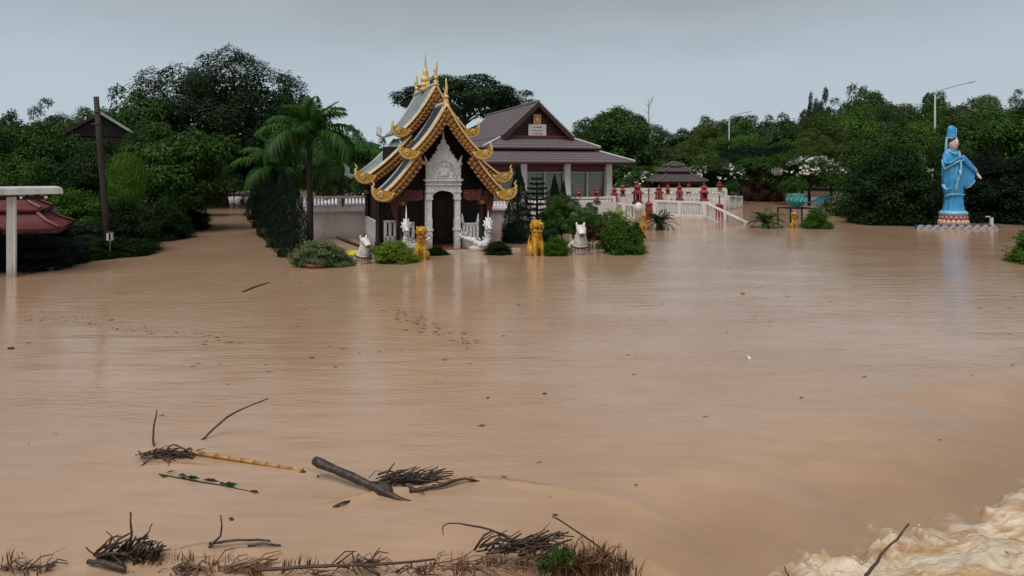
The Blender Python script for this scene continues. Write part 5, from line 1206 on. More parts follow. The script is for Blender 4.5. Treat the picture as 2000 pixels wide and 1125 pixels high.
for px, top, w, Y, key, mt_, lb in ((140, 378, 150, 26.3, 'hedge', 'leaf_bright', 'bright green flat-topped hedge shrub behind the red pavilion roof'),
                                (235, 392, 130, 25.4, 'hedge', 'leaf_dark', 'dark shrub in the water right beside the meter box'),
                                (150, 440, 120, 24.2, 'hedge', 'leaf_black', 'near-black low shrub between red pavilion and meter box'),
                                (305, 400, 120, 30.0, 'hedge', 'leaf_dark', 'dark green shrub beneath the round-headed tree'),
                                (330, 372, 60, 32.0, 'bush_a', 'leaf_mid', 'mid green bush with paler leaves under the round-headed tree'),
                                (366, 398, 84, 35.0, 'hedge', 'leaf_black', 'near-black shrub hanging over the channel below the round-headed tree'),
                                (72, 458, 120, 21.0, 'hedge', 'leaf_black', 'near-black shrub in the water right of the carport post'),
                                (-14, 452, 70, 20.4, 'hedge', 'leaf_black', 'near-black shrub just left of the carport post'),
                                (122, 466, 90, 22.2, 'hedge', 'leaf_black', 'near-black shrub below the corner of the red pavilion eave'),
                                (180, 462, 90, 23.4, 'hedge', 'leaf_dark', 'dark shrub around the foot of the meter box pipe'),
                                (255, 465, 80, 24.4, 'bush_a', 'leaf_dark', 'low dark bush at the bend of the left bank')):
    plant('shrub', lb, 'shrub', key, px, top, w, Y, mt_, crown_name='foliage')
plant('pale_plant', 'small pale upright leafy plant in front of the black shrubs beside the meter box', 'plant', 'bush_b', 181, 484, 18, 23.0, 'leaf_lime', crown_name='foliage')
pt = thing('flower_pot', 'brown terracotta pot half sunk at the foot of the grey-green bush', 'pot', (X(617, 21.2), 21.2, -0.1))
MB().lathe([(0.16, -0.2), (0.24, 0.0), (0.27, 0.14), (0.30, 0.16), (0.30, 0.22), (0.25, 0.22), (0.22, 0.16)], 16).build('pot_body', 'terracotta', pt, smooth=True)
MB().lathe([(0.22, 0.15), (0.01, 0.16)], 16).build('soil', 'ground', pt)
tb_ = thing('plastic_tub', 'small white plastic tub floating against the black shrubs by the carport post', 'tub', (X(100, 20.6), 20.6, 0))
MB().lathe([(0.07, -0.04), (0.09, 0.09), (0.10, 0.10), (0.085, 0.10), (0.07, 0.0)], 14).build('tub_body', 'signboard', tb_, smooth=True)
# far end of the channel
for px, top, w, Y, key, mt_, lb in ((458, 318, 70, 80, 'broad_c', 'leaf_bright', 'pale green tree closing the far end of the channel'), (396, 330, 80, 60, 'hedge', 'leaf_mid', 'mid green shrub at the far left of the channel'),
                                (518, 322, 70, 58, 'hedge', 'leaf_mid', 'mid green shrub at the far right of the channel, behind the cypresses'), (440, 270, 120, 78, 'broad_a', 'leaf_dark', 'dark tree far behind the end of the channel')):
    plant('channel_tree', lb, 'tree', key, px, top, w, Y, mt_)
for k, (px, top, w, Y) in enumerate(((572, 335, 56, 24.0), (552, 328, 54, 27.0), (534, 326, 50, 31.0), (519, 330, 46, 36.0), (506, 335, 42, 42.0))):
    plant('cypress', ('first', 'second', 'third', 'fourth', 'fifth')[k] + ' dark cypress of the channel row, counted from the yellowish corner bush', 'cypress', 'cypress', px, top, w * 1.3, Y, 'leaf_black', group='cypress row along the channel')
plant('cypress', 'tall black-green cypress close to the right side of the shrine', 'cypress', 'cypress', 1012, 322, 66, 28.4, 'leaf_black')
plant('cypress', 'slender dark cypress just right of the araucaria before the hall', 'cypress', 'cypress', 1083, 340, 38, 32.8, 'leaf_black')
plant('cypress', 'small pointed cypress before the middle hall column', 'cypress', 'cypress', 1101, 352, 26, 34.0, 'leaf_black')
# planting in front of the shrine
FR = [(622, 468, 92, YW(519), 'bush_a', 'leaf_grey', 'grey-green variegated bush standing in the flood beside the cloth-draped horse statue'),
      (655, 488, 66, YW(518), 'bush_b', 'leaf_grey', 'low pale speckled bush nestled against the horse with yellow cloth'),
      (594, 486, 46, 22.2, 'bush_b', 'leaf_lime', 'small yellowish bush at the corner nearest the cypress row'),
      (770, 470, 78, YW(512), 'bush_a', 'leaf_lime', 'yellow-green bush between white horse with cloth and golden lion'),
      (852, 482, 38, 24.4, 'bush_b', 'leaf_dark', 'small dark bush at the foot of the doorway beside the golden lion'),
      (974, 473, 48, YW(496), 'bush_b', 'leaf_dark', 'low dark bush alone in the water at the shrine steps'),
      (1086, 462, 54, YW(498), 'bush_a', 'leaf_bright', 'green bush between golden lion and white collared horse'),
      (1211, 428, 80, YW(494), 'bush_a', 'leaf_bright', 'round lime green bush beside the white collared horse'),
      (1096, 378, 78, 28.0, 'broad_c', 'leaf_mid', 'green leafy small tree behind the golden lion and collared horse'),
      (1128, 400, 66, 27.4, 'loose', 'leaf_grey', 'greyish sparse shrub behind the collared horse'),
      (1158, 440, 44, 26.2, 'loose', 'leaf_brown', 'brownish withered shrub right behind the collared horse'),
      (1150, 395, 70, 30.5, 'loose', 'leaf_mid', 'thin open shrub under the two red lanterns before the glass doors'),
      (1060, 420, 50, 29.6, 'hedge', 'leaf_black', 'black-green shrub at the foot of the araucaria'),
      (1004, 432, 46, 29.0, 'hedge', 'leaf_black', 'black-green shrub under the cypress beside the shrine'),
      (1596, 408, 46, YW(446), 'bush_b', 'leaf_bright', 'small pointed green bush right of the black bowl stand'),
      (1142, 412, 60, 26.6, 'feather', 'leaf_mid', 'feathery green plant standing right behind the collared horse'),
      (1184, 418, 62, 27.2, 'feather', 'leaf_olive', 'olive feathery plant between the collared horse and the tufted palm'),
      (1070, 438, 44, 26.4, 'feather', 'leaf_dark', 'dark feathery plant just behind the round green bush by the golden lion'),
      (642, 478, 64, 22.2, 'feather', 'leaf_grey', 'pale feathery plant rising behind the low speckled bush'),
      (744, 480, 54, 23.4, 'feather', 'leaf_bright', 'bright feathery plant between the cloth-draped horse and the yellow-green bush'),
      (680, 492, 40, 22.6, 'feather', 'leaf_lime', 'yellowish feathery plant against the flank of the cloth-draped horse'),
      (1240, 436, 30, 30.5, 'bush_b', 'leaf_mid', 'small bush between the lime bush and the small golden lion')]
for px, top, w, Y, key, mt_, lb in FR: plant('bush', lb, 'bush', key, px, top, w, Y, mt_, crown_name='foliage')

# ------------------------------------------------------------------ trees: right side
rr = random.Random(9)
prof = [(1120, 268), (1150, 238), (1200, 216), (1250, 228), (1285, 262), (1340, 240), (1400, 226), (1445, 212), (1490, 224), (1545, 216), (1600, 200), (1650, 202), (1695, 182), (1745, 192), (1800, 186), (1850, 188), (1900, 188), (1950, 184), (2010, 170), (2060, 168)]
pxs, pys = zip(*prof)
G3 = 'trees of the wood behind the flooded grounds'; L3 = 'dense green tree in the wood behind the lamps and pavilion'
keys = ['broad_a', 'broad_b', 'feather', 'broad_c', 'broad_c', 'broad_b']
k = 0
for Y, step, dtop, w0, mts in ((118, 62, 2, 100, ('leaf_far', 'leaf_olive', 'leaf_mid')), (92, 66, 22, 116, ('leaf_bright', 'leaf_far', 'leaf_mid', 'leaf_olive')), (76, 72, 52, 128, ('leaf_mid', 'leaf_bright', 'leaf_olive', 'leaf_mid')), (66, 84, 88, 130, ('leaf_mid', 'leaf_mid', 'leaf_dark'))):
    px = 1150 if Y > 70 else 1130
    while px < 2090:
        top = float(np.interp(px, pxs, pys)) + dtop + rr.uniform(-4, 16)
        y_ = Y + rr.uniform(-5, 5); base = float(np.interp(y_, [0, 72, 80, 100, 140], [-0.4, -0.2, 0.1, 0.4, 1.2]))
        key = 'open_trunk' if (Y == 66 and 1400 < px < 1560) else keys[k % 6]
        if not (Y > 80 and 1262 < px < 1300) and not (Y == 66 and (1515 < px < 1660 or 1360 < px < 1420)):
            plant('wood_tree', L3, 'tree', key, px, top, w0 * rr.uniform(0.85, 1.2), y_, mts[k % len(mts)], base, G3)
        px += step * rr.uniform(0.8, 1.2); k += 1
plant('wood_tree', 'broad dark green tree with clustered crown just right of the hall roof', 'tree', 'broad_c', 1204, 214, 150, 74, 'leaf_mid', rz=1.2)
plant('wood_tree', 'smaller tree peeping over the hall roof hip', 'tree', 'broad_b', 1146, 262, 80, 70, 'leaf_mid')
plant('hill_tree', 'bluish far tree standing above the wood skyline', 'tree', 'loose', 1602, 182, 44, 150, 'leaf_haze', 1.2)
plant('hill_tree', 'rounded far tree crest on the skyline beside the bluish tree', 'tree', 'broad_a', 1690, 178, 90, 140, 'leaf_far', 1.2)
for px, lb in ((1445, 'bare-trunked dark tree between the coping wall end and the boundary wall'), (1475, 'bare-trunked dark tree just left of the withered red-brown shrub'), (1520, 'bare-trunked dark tree just right of the withered red-brown shrub')): plant('trunk_tree', lb, 'tree', 'open_trunk', px, 285 + (px % 7), 95, 69, 'leaf_black')
plant('dry_shrub', 'withered red-brown shrub under the dark trees before the boundary wall', 'shrub', 'hedge', 1494, 318, 66, 66, 'leaf_brown')
# frangipani in flower
def flowering(px, top, w, Y, label, nf, seed):
    t = plant('frangipani', label, 'tree', 'broad_b', px, top, w, Y, 'leaf_mid', crown_name='crown')
    nf = int(nf * 2.2); rng = np.random.default_rng(seed); d = sphere(rng, nf); d[:, 2] = np.abs(d[:, 2]) * 0.9 - 0.15
    P = np.array([0, 0, 0.62]) + d * np.array([0.52, 0.52, 0.40]) * rng.uniform(0.85, 1.05, (nf, 1))
    mbv = []; mbq = []
    for p in P:
        for q in range(3):
            nrm = rng.normal(size=3); nrm /= np.linalg.norm(nrm); t1 = np.cross(nrm, [0.3, 0.5, 0.8]); t1 /= np.linalg.norm(t1); t2 = np.cross(nrm, t1)
            s = 0.024 * rng.uniform(0.7, 1.2); kk = len(mbv); c = p + rng.normal(size=3) * 0.012
            mbv += [c + t1 * s, c + t2 * s, c - t1 * s, c - t2 * s]; mbq.append((kk, kk + 1, kk + 2, kk + 3))
    f = link('blossom', np_mesh('blossom', np.array(mbv), np.array(mbq), 'flower'), t); f['kind'] = 'stuff'
    return t
flowering(1580, 296, 130, 60, 'white-flowering frangipani between the withered shrub and the big right bush', 130, 1)
flowering(1408, 312, 90, 62, 'white-flowering frangipani just right of the small pavilion', 70, 2)
flowering(1362, 318, 70, 64, 'small white-flowering frangipani tucked behind the pavilion roof', 45, 3)
flowering(1250, 328, 70, 62, 'white-flowering frangipani showing between hall corner and pavilion', 60, 4)
flowering(1768, 288, 90, 41, 'white-flowering frangipani topping the big bush left of the blue statue', 60, 5)
flowering(1962, 330, 150, 44, 'white-flowering frangipani in deep shade right of the blue statue', 60, 6)
flowering(1215, 352, 40, 60, 'low white-flowering frangipani close behind the hall corner', 30, 8)
# big bushes by the statue
for px, top, w, Y, key, mt_, lb in ((1694, 285, 130, 45, 'hedge', 'leaf_mid', 'big dark green bush spreading over the water, its flank facing the tarpaulin'),
                                (1745, 298, 170, 38.8, 'hedge', 'leaf_dark', 'big dark bush filling the space just left of the blue statue'),
                                (1800, 300, 120, 41.5, 'hedge', 'leaf_dark', 'dark bush directly behind the blue statue'),
                                (1905, 300, 140, 41, 'hedge', 'leaf_black', 'black-green bush right behind the statue outstretched hand'),
                                (1975, 315, 150, 39.5, 'hedge', 'leaf_black', 'black-green bush beyond the incense post'),
                                (2060, 300, 160, 38, 'hedge', 'leaf_dark', 'dark bush at the far end of the bank past the statue'),
                                (1880, 240, 170, 52, 'broad_b', 'leaf_mid', 'mid green tree standing behind the statue headdress'),
                                (1815, 258, 120, 47, 'broad_c', 'leaf_mid', 'mid green tree hiding the foot of the tall street lamp'),
                                (1970, 235, 180, 50, 'broad_a', 'leaf_mid', 'mid green tree behind the bushes right of the statue'),
                                (1760, 255, 160, 54, 'broad_c', 'leaf_mid', 'mid green tree behind the big bush and flowering frangipani'),
                                (1725, 408, 46, 37.6, 'bush_a', 'leaf_dark', 'small bush dipping into the water in front of the big bush')):
    plant('big_bush' if key != 'broad_b' and key != 'broad_a' and key != 'broad_c' else 'broadleaf_tree', lb, 'bush' if key in ('hedge', 'bush_a') else 'tree', key, px, top, w, Y, mt_)
plant('edge_shrub', 'bright green leafy shrub leaning into the flood at the open right side', 'shrub', 'bush_b', 2046, 430, 110, 22.2, 'leaf_bright')
# thin bare tree by the hall
bt = thing('bare_tree', 'thin leafless tree standing above the crowns between hall and pavilion', 'tree', (X(1269, 74), 74.0, 0)); bh = Z(192, 74)
bm_ = MB().tube([(0, 0, -0.5), (0.05, 0, bh * 0.5), (-0.1, 0, bh * 0.8), (-0.15, 0, bh)], [0.12, 0.09, 0.06, 0.02], 6)
r = random.Random(4)
for k in range(12):
    z0 = bh * r.uniform(0.62, 0.95); a = r.uniform(0, 6.28); l = r.uniform(0.4, 1.2)
    bm_.tube([(-0.1, 0, z0), (-0.1 + l * 0.5 * math.cos(a), l * 0.5 * math.sin(a), z0 + l * 0.5), (-0.1 + l * 0.8 * math.cos(a), l * 0.8 * math.sin(a), z0 + l)], [0.03, 0.02, 0.008], 5)
bm_.build('trunk', 'lampgrey', bt)

# ------------------------------------------------------------------ drift: sticks, log, bamboo, grass in the foreground
def stick(name, label, pts, rad, mt='twig', cat='stick', group=None, wob=0.004, seed=0, n=10, side=6):
    """pts: (px, py, z) with z the height above the water at that point -> real positions on the flood"""
    r = random.Random(seed)
    W = []
    for px, py, z in pts:
        Y = F * (H - z) / (py - HZ); W.append(Vector((X(px, Y), Y, z)))
    org = Vector((W[0].x, W[0].y, 0)); fine = []
    m_ = len(W) - 1
    for k in range(n + 1):
        f = k / n * m_; i = min(int(f), m_ - 1); u = f - i
        p0, p1, p2, p3 = W[max(i - 1, 0)], W[i], W[i + 1], W[min(i + 2, m_)]
        q = 0.5 * ((2 * p1) + (p2 - p0) * u + (2 * p0 - 5 * p1 + 4 * p2 - p3) * u * u + (3 * p1 - p0 - 3 * p2 + p3) * u ** 3)
        fine.append(q + Vector((r.uniform(-wob, wob), r.uniform(-wob, wob), r.uniform(-wob, wob) * 0.6)) - org)
    r0, r1 = rad
    mb = MB().tube(fine, [(r0 + (r1 - r0) * k / n) * r.uniform(0.85, 1.15) for k in range(n + 1)], side)
    o = mb.build(name, mt, None, org, smooth=True)
    return tag(o, label, cat, group)
lg = stick('log', 'dark wet log with one end raised, stranded on the flood', [(615, 900, 0.16), (680, 928, 0.10), (735, 953, 0.045), (775, 972, 0.01), (815, 988, -0.035)], (0.043, 0.018), 'drift', 'log', None, 0.004, 1, 18, 10)
# knot where the log meets the debris
MB().ell((0, 0, 0), (0.09, 0.07, 0.07), 10, 8).build('knot', 'drift', lg, Vector(WP(748, 962)) - Vector((lg.location.x, lg.location.y, 0)) + Vector((0, 0, 0.015)))
bp = thing('bamboo_pole', 'yellow bamboo pole floating beside the twig tangle', 'bamboo', (0, 0, 0))
p0, p1 = Vector(WP(362, 886)), Vector(WP(592, 920)); nseg = 9
bp.location = p0; dv = p1 - p0
for k in range(nseg):
    c0_, c1_ = (k / nseg) ** 0.85, ((k + 1) / nseg) ** 0.85
    a, b_ = dv * c0_, dv * (c1_ - 0.004); z_ = 0.022 * (1 - k / nseg) + 0.004; rd = 0.021 * (1 - 0.35 * k / nseg)
    MB().tube([a + Vector((0, 0, z_)), a.lerp(b_, 0.5) + Vector((0, 0, z_)), b_ + Vector((0, 0, z_ - 0.002))], [rd, rd * 0.93, rd], 9).build('cane_segment', 'bamboo', bp, smooth=True)
    MB().tube([b_ + Vector((0, 0, z_)) - dv * 0.002, b_ + Vector((0, 0, z_)) + dv * 0.005], rd * 1.10, 9).build('cane_joint', 'joint', bp, smooth=True)
stick('stick', 'straight dark stick poking upright beside the twig tangle', [(302, 876, -0.02), (299, 850, 0.09), (307, 800, 0.33)], (0.013, 0.006), seed=2)
stick('stick', 'long thin curved stick slanting up out of the open water', [(393, 861, -0.01), (440, 818, 0.16), (480, 796, 0.28), (524, 778, 0.36)], (0.012, 0.006), seed=3, n=14)
def tangle(name, label, px, py, wpx, hpx, n, seed, lean=1.0, up=0.12, mt='twig', rad=0.006, cat='twigs', spread=0.25):
    """a drift of crossing twigs lying on the water round one spot"""
    r = random.Random(seed); c = Vector(WP(px, py)); Y = c.y; t = thing(name, label, cat, c)
    hw = wpx * Y / F / 2; hd = max(0.05, hpx * Y / F * Y / H / 2)
    for k in range(n):
        x0 = r.uniform(-hw, hw * 0.6); y0 = r.uniform(-hd, hd); ln_ = r.uniform(0.25, 0.75) * hw * 1.2; a = r.gauss(0.12, spread) * lean
        z0 = r.uniform(-0.01, up * 0.5); z1 = r.uniform(-0.02, up)
        midz = (z0 + z1) / 2 + r.uniform(-0.01, 0.045)
        q0 = Vector((x0, y0, z0)); q1 = Vector((x0 + ln_ * 0.5 * math.cos(a), y0 + ln_ * 0.5 * math.sin(a) + r.uniform(-.02, .02), midz)); q2 = Vector((x0 + ln_ * math.cos(a), y0 + ln_ * math.sin(a), z1))
        rr_ = rad * r.uniform(0.5, 1.6)
        MB().tube([q0, q1, q2], [rr_, rr_ * 0.9, rr_ * 0.45], 5).build('twig', mt, t, smooth=True)
    return t
tangle('twig_tangle', 'tangle of brown roots and twigs at the thick end of the bamboo pole', 325, 892, 120, 7, 60, 11, up=0.08, spread=0.5)
stick('stick', 'forked root curling out of the tangle toward the open flood', [(335, 885, 0.02), (300, 892, 0.03), (270, 915, -0.01)], (0.012, 0.006), seed=4)
stick('stick', 'bent twig arching over the tangle at the bamboo end', [(322, 884, 0.01), (338, 868, 0.09), (365, 880, 0.05), (380, 892, 0.0)], (0.009, 0.005), seed=5)
tangle('twig_heap', 'heap of black sticks piled against the stranded log', 795, 945, 150, 10, 70, 12, up=0.13, rad=0.007, mt='drift', spread=0.4)
stick('stick', 'thin straight stick pointing away from the heap by the log', [(800, 926, 0.05), (845, 926, 0.04), (886, 924, 0.03)], (0.007, 0.004), seed=6, wob=0.003)
stick('stick', 'short twig sticking up from the heap by the log', [(838, 928, 0.04), (846, 918, 0.09), (856, 910, 0.13)], (0.006, 0.004), seed=7, wob=0.003)
stick('stick', 'curved driftwood branch riding on the wake behind the log', [(800, 958, 0.02), (860, 948, 0.035), (905, 935, 0.05), (938, 941, 0.0)], (0.018, 0.010), 'drift', seed=8, n=14)
stick('stick', 'stub of branch in the wake on the near side of the log', [(652, 990, 0.0), (668, 982, 0.03), (690, 978, 0.0)], (0.014, 0.010), 'drift', seed=9)
# floating weed
fw = thing('floating_weed', 'thin floating weed stem with dark leaves below the bamboo pole', 'weed', WP(310, 925)); o3 = Vector(WP(310, 925))
wp_ = [Vector(WP(310, 926)) - o3, Vector(WP(370, 938)) - o3, Vector(WP(430, 948)) - o3, Vector(WP(492, 961)) - o3]
MB().tube([p + Vector((0, 0, 0.004)) for p in wp_], [0.004, 0.005, 0.005, 0.003], 5).build('stem', 'leaf_dark', fw)
lf = MB().add([(0, 0, 0), (0.06, 0.018, 0.02), (0.14, 0, 0.005), (0.06, -0.018, 0.012)], [(0, 1, 2, 3)]).mesh('leaf', 'leaf_mid')
r = random.Random(8)
for px, py in ((312, 928), (322, 926), (345, 930), (352, 932), (358, 935), (366, 937), (395, 938), (402, 939), (428, 944), (436, 946), (442, 948), (488, 959)):
    link('leaf', lf, fw, Vector(WP(px, py)) - o3 + Vector((0, 0, 0.008)), (r.uniform(-.3, .3), r.uniform(-.2, .2), r.uniform(-0.7, 0.3)), (r.uniform(0.6, 1.2),) * 3)
# stump clump at the lower left
tangle('stump_debris', 'dark uprooted stump with crossed branches at the near water edge', 245, 1096, 120, 16, 60, 21, up=0.17, rad=0.008, mt='drift', spread=0.5)
stick('branch', 'tall bent twig rising from the uprooted stump', [(243, 1092, 0.0), (256, 1050, 0.2), (255, 1000, 0.42)], (0.010, 0.005), seed=31)
stick('branch', 'twig leaning right from the uprooted stump', [(262, 1095, 0.0), (280, 1060, 0.15), (298, 1022, 0.32)], (0.007, 0.004), seed=32)
stick('branch', 'twig leaning left from the uprooted stump', [(248, 1095, 0.0), (228, 1062, 0.14), (208, 1036, 0.26)], (0.005, 0.003), seed=33)
stick('branch', 'low curved branch reaching left from the uprooted stump', [(225, 1092, 0.02), (190, 1088, 0.04), (168, 1068, 0.10)], (0.008, 0.004), seed=34)
stick('branch', 'short fork on the low branch of the uprooted stump', [(184, 1086, 0.04), (190, 1074, 0.10), (204, 1064, 0.14)], (0.006, 0.004), seed=35)
stick('branch', 'thick root lying left of the uprooted stump', [(172, 1098, 0.03), (200, 1098, 0.05), (245, 1112, 0.03)], (0.016, 0.02), 'drift', seed=36)
tangle('stump_debris', 'pile of twigs just right of the uprooted stump', 285, 1098, 64, 12, 40, 22, up=0.14, rad=0.007, mt='drift', spread=0.6)
stick('branch', 'hooked branch standing up from the shallows right of the stump', [(403, 1074, -0.02), (420, 1058, 0.06), (432, 1042, 0.12), (432, 1005, 0.30)], (0.012, 0.004), 'drift', seed=37)
stick('branch', 'long flat branch lying on the water beyond the hooked branch', [(408, 1062, 0.03), (450, 1056, 0.04), (500, 1054, 0.03), (528, 1056, 0.01)], (0.012, 0.006), 'drift', seed=38)
stick('branch', 'short branch parallel to the long flat one', [(485, 1066, 0.02), (515, 1062, 0.03), (548, 1065, 0.01)], (0.010, 0.007), 'drift', seed=39)
stick('branch', 'long straight pole lying among the dead grass at the near edge', [(500, 1114, 0.04), (620, 1106, 0.05), (740, 1102, 0.05), (850, 1092, 0.04)], (0.013, 0.008), 'twig', seed=40, n=16)
stick('branch', 'branch slanting down through the dead grass at the near edge', [(690, 1098, 0.10), (715, 1108, 0.06), (742, 1124, 0.0)], (0.008, 0.012), 'drift', seed=41)
stick('branch', 'slim whip of wood arching over the water from the grass tuft', [(1012, 1060, 0.02), (960, 1035, 0.14), (900, 1023, 0.20), (868, 1025, 0.21), (866, 1044, 0.12)], (0.009, 0.003), seed=42, n=18, wob=0.004)
tangle('twig_heap', 'low heap of dark branches at the foot of the arching whip', 1010, 1078, 170, 14, 60, 23, up=0.15, rad=0.007, mt='drift', spread=0.3)
stick('branch', 'branch rising toward the grass tuft from the low heap', [(950, 1082, 0.02), (1010, 1066, 0.06), (1072, 1036, 0.18)], (0.010, 0.006), 'drift', seed=43)
stick('branch', 'thin stick leaning across the grass tuft', [(1225, 1118, 0.0), (1160, 1060, 0.20), (1080, 1008, 0.42)], (0.008, 0.005), seed=44, wob=0.005)
stick('branch', 'dark stick standing in the rush near the white water', [(1690, 1124, 0.0), (1730, 1075, 0.12), (1776, 1024, 0.26)], (0.011, 0.006), seed=45, wob=0.006)
stick('branch', 'tip of a twig breaking the smooth water before the white rush', [(1545, 1135, 0.0), (1537, 1120, 0.05), (1532, 1106, 0.08)], (0.007, 0.005), seed=46)
stick('branch', 'slanting pole caught in the bushes before the terrace wall', [(658, 462, 0.78), (675, 470, 0.66), (705, 482, 0.45)], (0.06, 0.05), 'bark', seed=47, wob=0.01)
stick('branch', 'thin dark driftwood sliver floating on the open flood by the channel', [(474, 571, 0.0), (500, 560, 0.01), (526, 552, 0.0)], (0.03, 0.02), 'drift', seed=48)

# ------------------------------------------------------------------ dead grass along the near edge, leaves, specks
def grass_mesh(seed, spots, mt, hh=(0.05, 0.16), w=0.003):
    rng = np.random.default_rng(seed); V = []; Q = []; tn = []
    for (cx, cy, sx, sy, n, hk) in spots:
        for _ in range(n):
            x_ = cx + rng.normal() * sx; y_ = cy + rng.normal() * sy; h = rng.uniform(*hh) * hk; a = rng.uniform(0, 6.28); ln_ = rng.uniform(0.1, 0.7) * h
            zb = -0.02; d = np.array([math.cos(a), math.sin(a), 0]); s = np.array([-math.sin(a), math.cos(a), 0]) * w * rng.uniform(0.7, 1.5); s[0] += w * 0.6
            b = np.array([x_, y_, zb]); m1 = b + d * ln_ * 0.4 + np.array([0, 0, h * 0.6]); t1 = b + d * ln_ + np.array([0, 0, h])
            k = len(V); V += [b - s, b + s, m1 + s * 0.8, m1 - s * 0.8, t1 + s * 0.2, t1 - s * 0.2]; Q += [(k, k + 1, k + 2, k + 3), (k + 3, k + 2, k + 4, k + 5)]; tn += [rng.random()] * 2
    return np_mesh('grass', np.array(V), np.array(Q), mt, np.array(tn))
def spots(lst): 
    out = []
    for px, py, wx, wy, n, hk in lst:
        c = WP(px, py); out.append((c[0], c[1], wx * c[1] / F, wy, n, hk))
    return out
rg = random.Random(12); lst = []
for c_, n in ((30, 5), (330, 4), (420, 6), (520, 5), (610, 2), (760, 2), (880, 7), (960, 6), (1020, 3)):
    for q in range(n): lst.append((c_ + rg.gauss(0, 28), 1112 + rg.uniform(-22, 12), rg.uniform(5, 14), rg.uniform(0.01, 0.04), rg.randint(5, 20), rg.uniform(0.3, 0.9)))
g1 = spots(lst)
tag(link('dead_grass', grass_mesh(61, g1, 'straw')), 'matted brown dead grass along the near water edge', 'grass', kind='stuff')
lst = []
for q in range(26): lst.append((1140 + rg.gauss(0, 38), 1108 + rg.uniform(-14, 22), rg.uniform(6, 16), rg.uniform(0.015, 0.05), rg.randint(14, 40), rg.uniform(0.7, 1.5)))
g2 = spots(lst)
tag(link('grass_tuft', grass_mesh(62, g2, 'straw', w=0.003)), 'thick brown grass tuft crossed by a thin stick', 'grass', kind='stuff')
tag(link('grass_tuft', grass_mesh(63, g2, 'drift', (0.03, 0.11), 0.004)), 'dark rotted stems packed at the heart of the grass tuft', 'grass', kind='stuff')
tangle('straw_mat', 'mat of fallen brown straw lying through the grass tuft', 1150, 1112, 150, 16, 60, 24, up=0.15, rad=0.004, mt='straw', spread=0.9)
tangle('straw_mat', 'strewn straw stems between the low branch heap and the near pole', 930, 1108, 190, 14, 46, 25, up=0.05, rad=0.004, mt='straw', spread=0.7)
tangle('straw_mat', 'strewn straw stems between the uprooted stump and the near pole', 440, 1112, 190, 12, 46, 26, up=0.05, rad=0.004, mt='straw', spread=0.7)
for q, (px, py, w_, n_, lb) in enumerate(((352, 1116, 90, 24, 'raft of thin twigs trailing between stump and hooked branch'), (600, 1120, 120, 22, 'raft of thin twigs along the middle of the near pole'), (705, 1104, 120, 34, 'raft of thin twigs where the slanting branch crosses the pole'),
                          (800, 1116, 110, 26, 'raft of thin twigs before the low heap of dark branches'), (60, 1112, 120, 34, 'raft of thin twigs at the outer end of the near edge, past the stump'), (1060, 1092, 110, 40, 'raft of thin twigs between the low heap and the grass tuft'))):
    tangle('twig_raft', lb, px, py, w_, 12, n_, 120 + q, up=(0.05, 0.02, 0.035, 0.02, 0.05, 0.06)[q], rad=(0.004, 0.003, 0.005, 0.003, 0.004, 0.005)[q], mt='twig', spread=(0.7, 0.35, 0.9, 0.4, 0.8, 0.6)[q])
gl = thing('green_weed', 'small bright green weed sprouting in the brown grass tuft', 'weed', WP(1088, 1118)); r = random.Random(77)
lf2 = MB().add([(0, 0, 0), (0.025, 0.018, 0.012), (0.06, 0, 0.0), (0.025, -0.018, 0.008)], [(0, 1, 2, 3)]).mesh('leaf', 'leaf_lime')
lf2.materials[0] = M['leaf_bright']
for k in range(90):
    link('leaf', lf2, gl, (r.gauss(0, 0.055), r.gauss(0, 0.05), r.uniform(0.0, 0.16)), (r.uniform(-.6, .6), r.uniform(-.8, .4), r.uniform(0, 6.28)), (r.uniform(0.6, 1.3),) * 3)
# small flotsam
def chip(px, py, s, label, mt):
    m_ = MB().prism([(-s, 0), (-s * 0.5, s * 0.35), (s * 0.4, s * 0.45), (s, s * 0.1), (s * 0.3, -s * 0.1)], -s * 0.35, s * 0.4)
    tag(m_.build('flotsam', mt, None, WP(px, py), (0.1, 0.1, px * 0.7)), label, 'flotsam')
chip(1461, 699, 0.06, 'pale scrap of plastic drifting on the open flood', 'signboard')
chip(452, 1014, 0.03, 'dark bit of bark drifting near the hooked branch', 'drift')
chip(622, 932, 0.03, 'dark wood chip at the raised end of the log', 'drift')
chip(592, 923, 0.035, 'wood chip at the tip of the bamboo pole', 'drift')
chip(22, 681, 0.06, 'lone dark wood chip on the open flood below the carport', 'drift')
chip(1450, 574, 0.06, 'small floating leaf scrap far out on the open flood', 'terracotta')
chip(1064, 769, 0.03, 'tiny dark fleck afloat in the empty middle of the flood', 'drift')

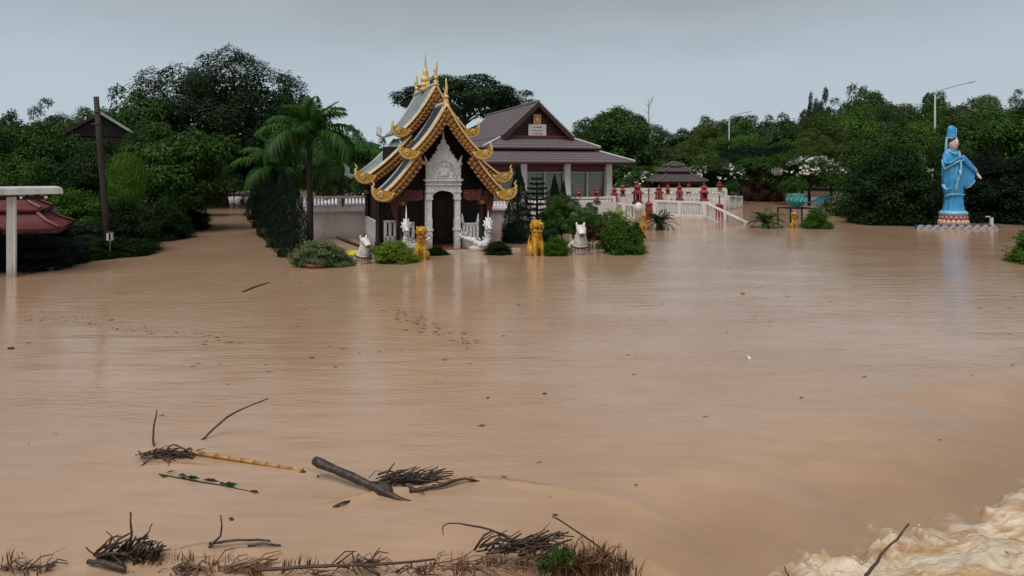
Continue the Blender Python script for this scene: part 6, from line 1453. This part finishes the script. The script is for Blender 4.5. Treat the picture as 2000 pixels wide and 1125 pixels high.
# drops and clots of foam thrown up by the race
rng = np.random.default_rng(91); V = []; Q = []
ic = [(0, 0, 1), (1, 0, 0), (0, 1, 0), (-1, 0, 0), (0, -1, 0), (0, 0, -1)]
tri = [(0, 1, 2, 2), (0, 2, 3, 3), (0, 3, 4, 4), (0, 4, 1, 1), (5, 2, 1, 1), (5, 3, 2, 2), (5, 4, 3, 3), (5, 1, 4, 4)]
cx = rng.uniform(2.0, 6.2, 9000); cy = rng.uniform(5.0, 7.8, 9000); zz_, ff_, _, _ = water_height(cx, cy)
ok = rng.random(9000) < ff_ * 0.07 * (0.2 + 1.6 * (vnoise(cx, cy, 31, 3.0) > 0.5))
for x_, y_, z_ in zip(cx[ok], cy[ok], zz_[ok]):
    s = rng.uniform(0.003, 0.009) * (2.0 if rng.random() < 0.08 else 1); k = len(V); h = z_ + rng.exponential(0.012)
    V += [(x_ + p[0] * s * 1.3, y_ + p[1] * s, h + p[2] * s * 0.8) for p in ic]; Q += [(k + a, k + b_, k + c, k + c) for a, b_, c, _ in tri]
me = bpy.data.meshes.new('foam_clots'); me.from_pydata(V, [], [q[:3] for q in Q]); me.materials.append(M['foamclot'])
me.polygons.foreach_set('use_smooth', [True] * len(me.polygons))
tag(link('foam_clots', me), 'pale clots of foam tossed over the churning race', 'foam', kind='stuff')
# fine drift litter carried on the current
rng = np.random.default_rng(92); V = []; Q = []
for _ in range(300):
    if rng.random() < 0.55: px, py = rng.uniform(0, 2000), 470 + 560 * rng.random() ** 1.5
    else:
        t_ = rng.random(); px, py = (760 + 160 * t_ + rng.normal() * 14, 605 + 70 * t_ + rng.normal() * 5) if rng.random() < 0.5 else (40 + 440 * t_ + rng.normal() * 20, 610 + 60 * t_ + rng.normal() * 8)
    x_, y_, _z = WP(px, py); a = rng.normal() * 0.5; l = rng.uniform(0.006, 0.028) * (1 + y_ / 9); w = l * rng.uniform(0.15, 0.4)
    if (x_ > 1.5 and y_ < 8) or (y_ < 10 and rng.random() < 0.6): continue
    c, s = math.cos(a), math.sin(a); k = len(V); h = 0.008 + water_z(x_, y_) if y_ < 14 else 0.01
    V += [(x_ - c * l, y_ - s * l, h), (x_ + s * w, y_ - c * w, h + 0.004), (x_ + c * l, y_ + s * l, h), (x_ - s * w, y_ + c * w, h + 0.006)]; Q.append((k, k + 1, k + 2, k + 3))
tag(link('drift_litter', np_mesh('drift_litter', np.array(V), np.array(Q), 'twig')), 'scattered bark and leaf litter drifting on the flood', 'litter', kind='stuff')
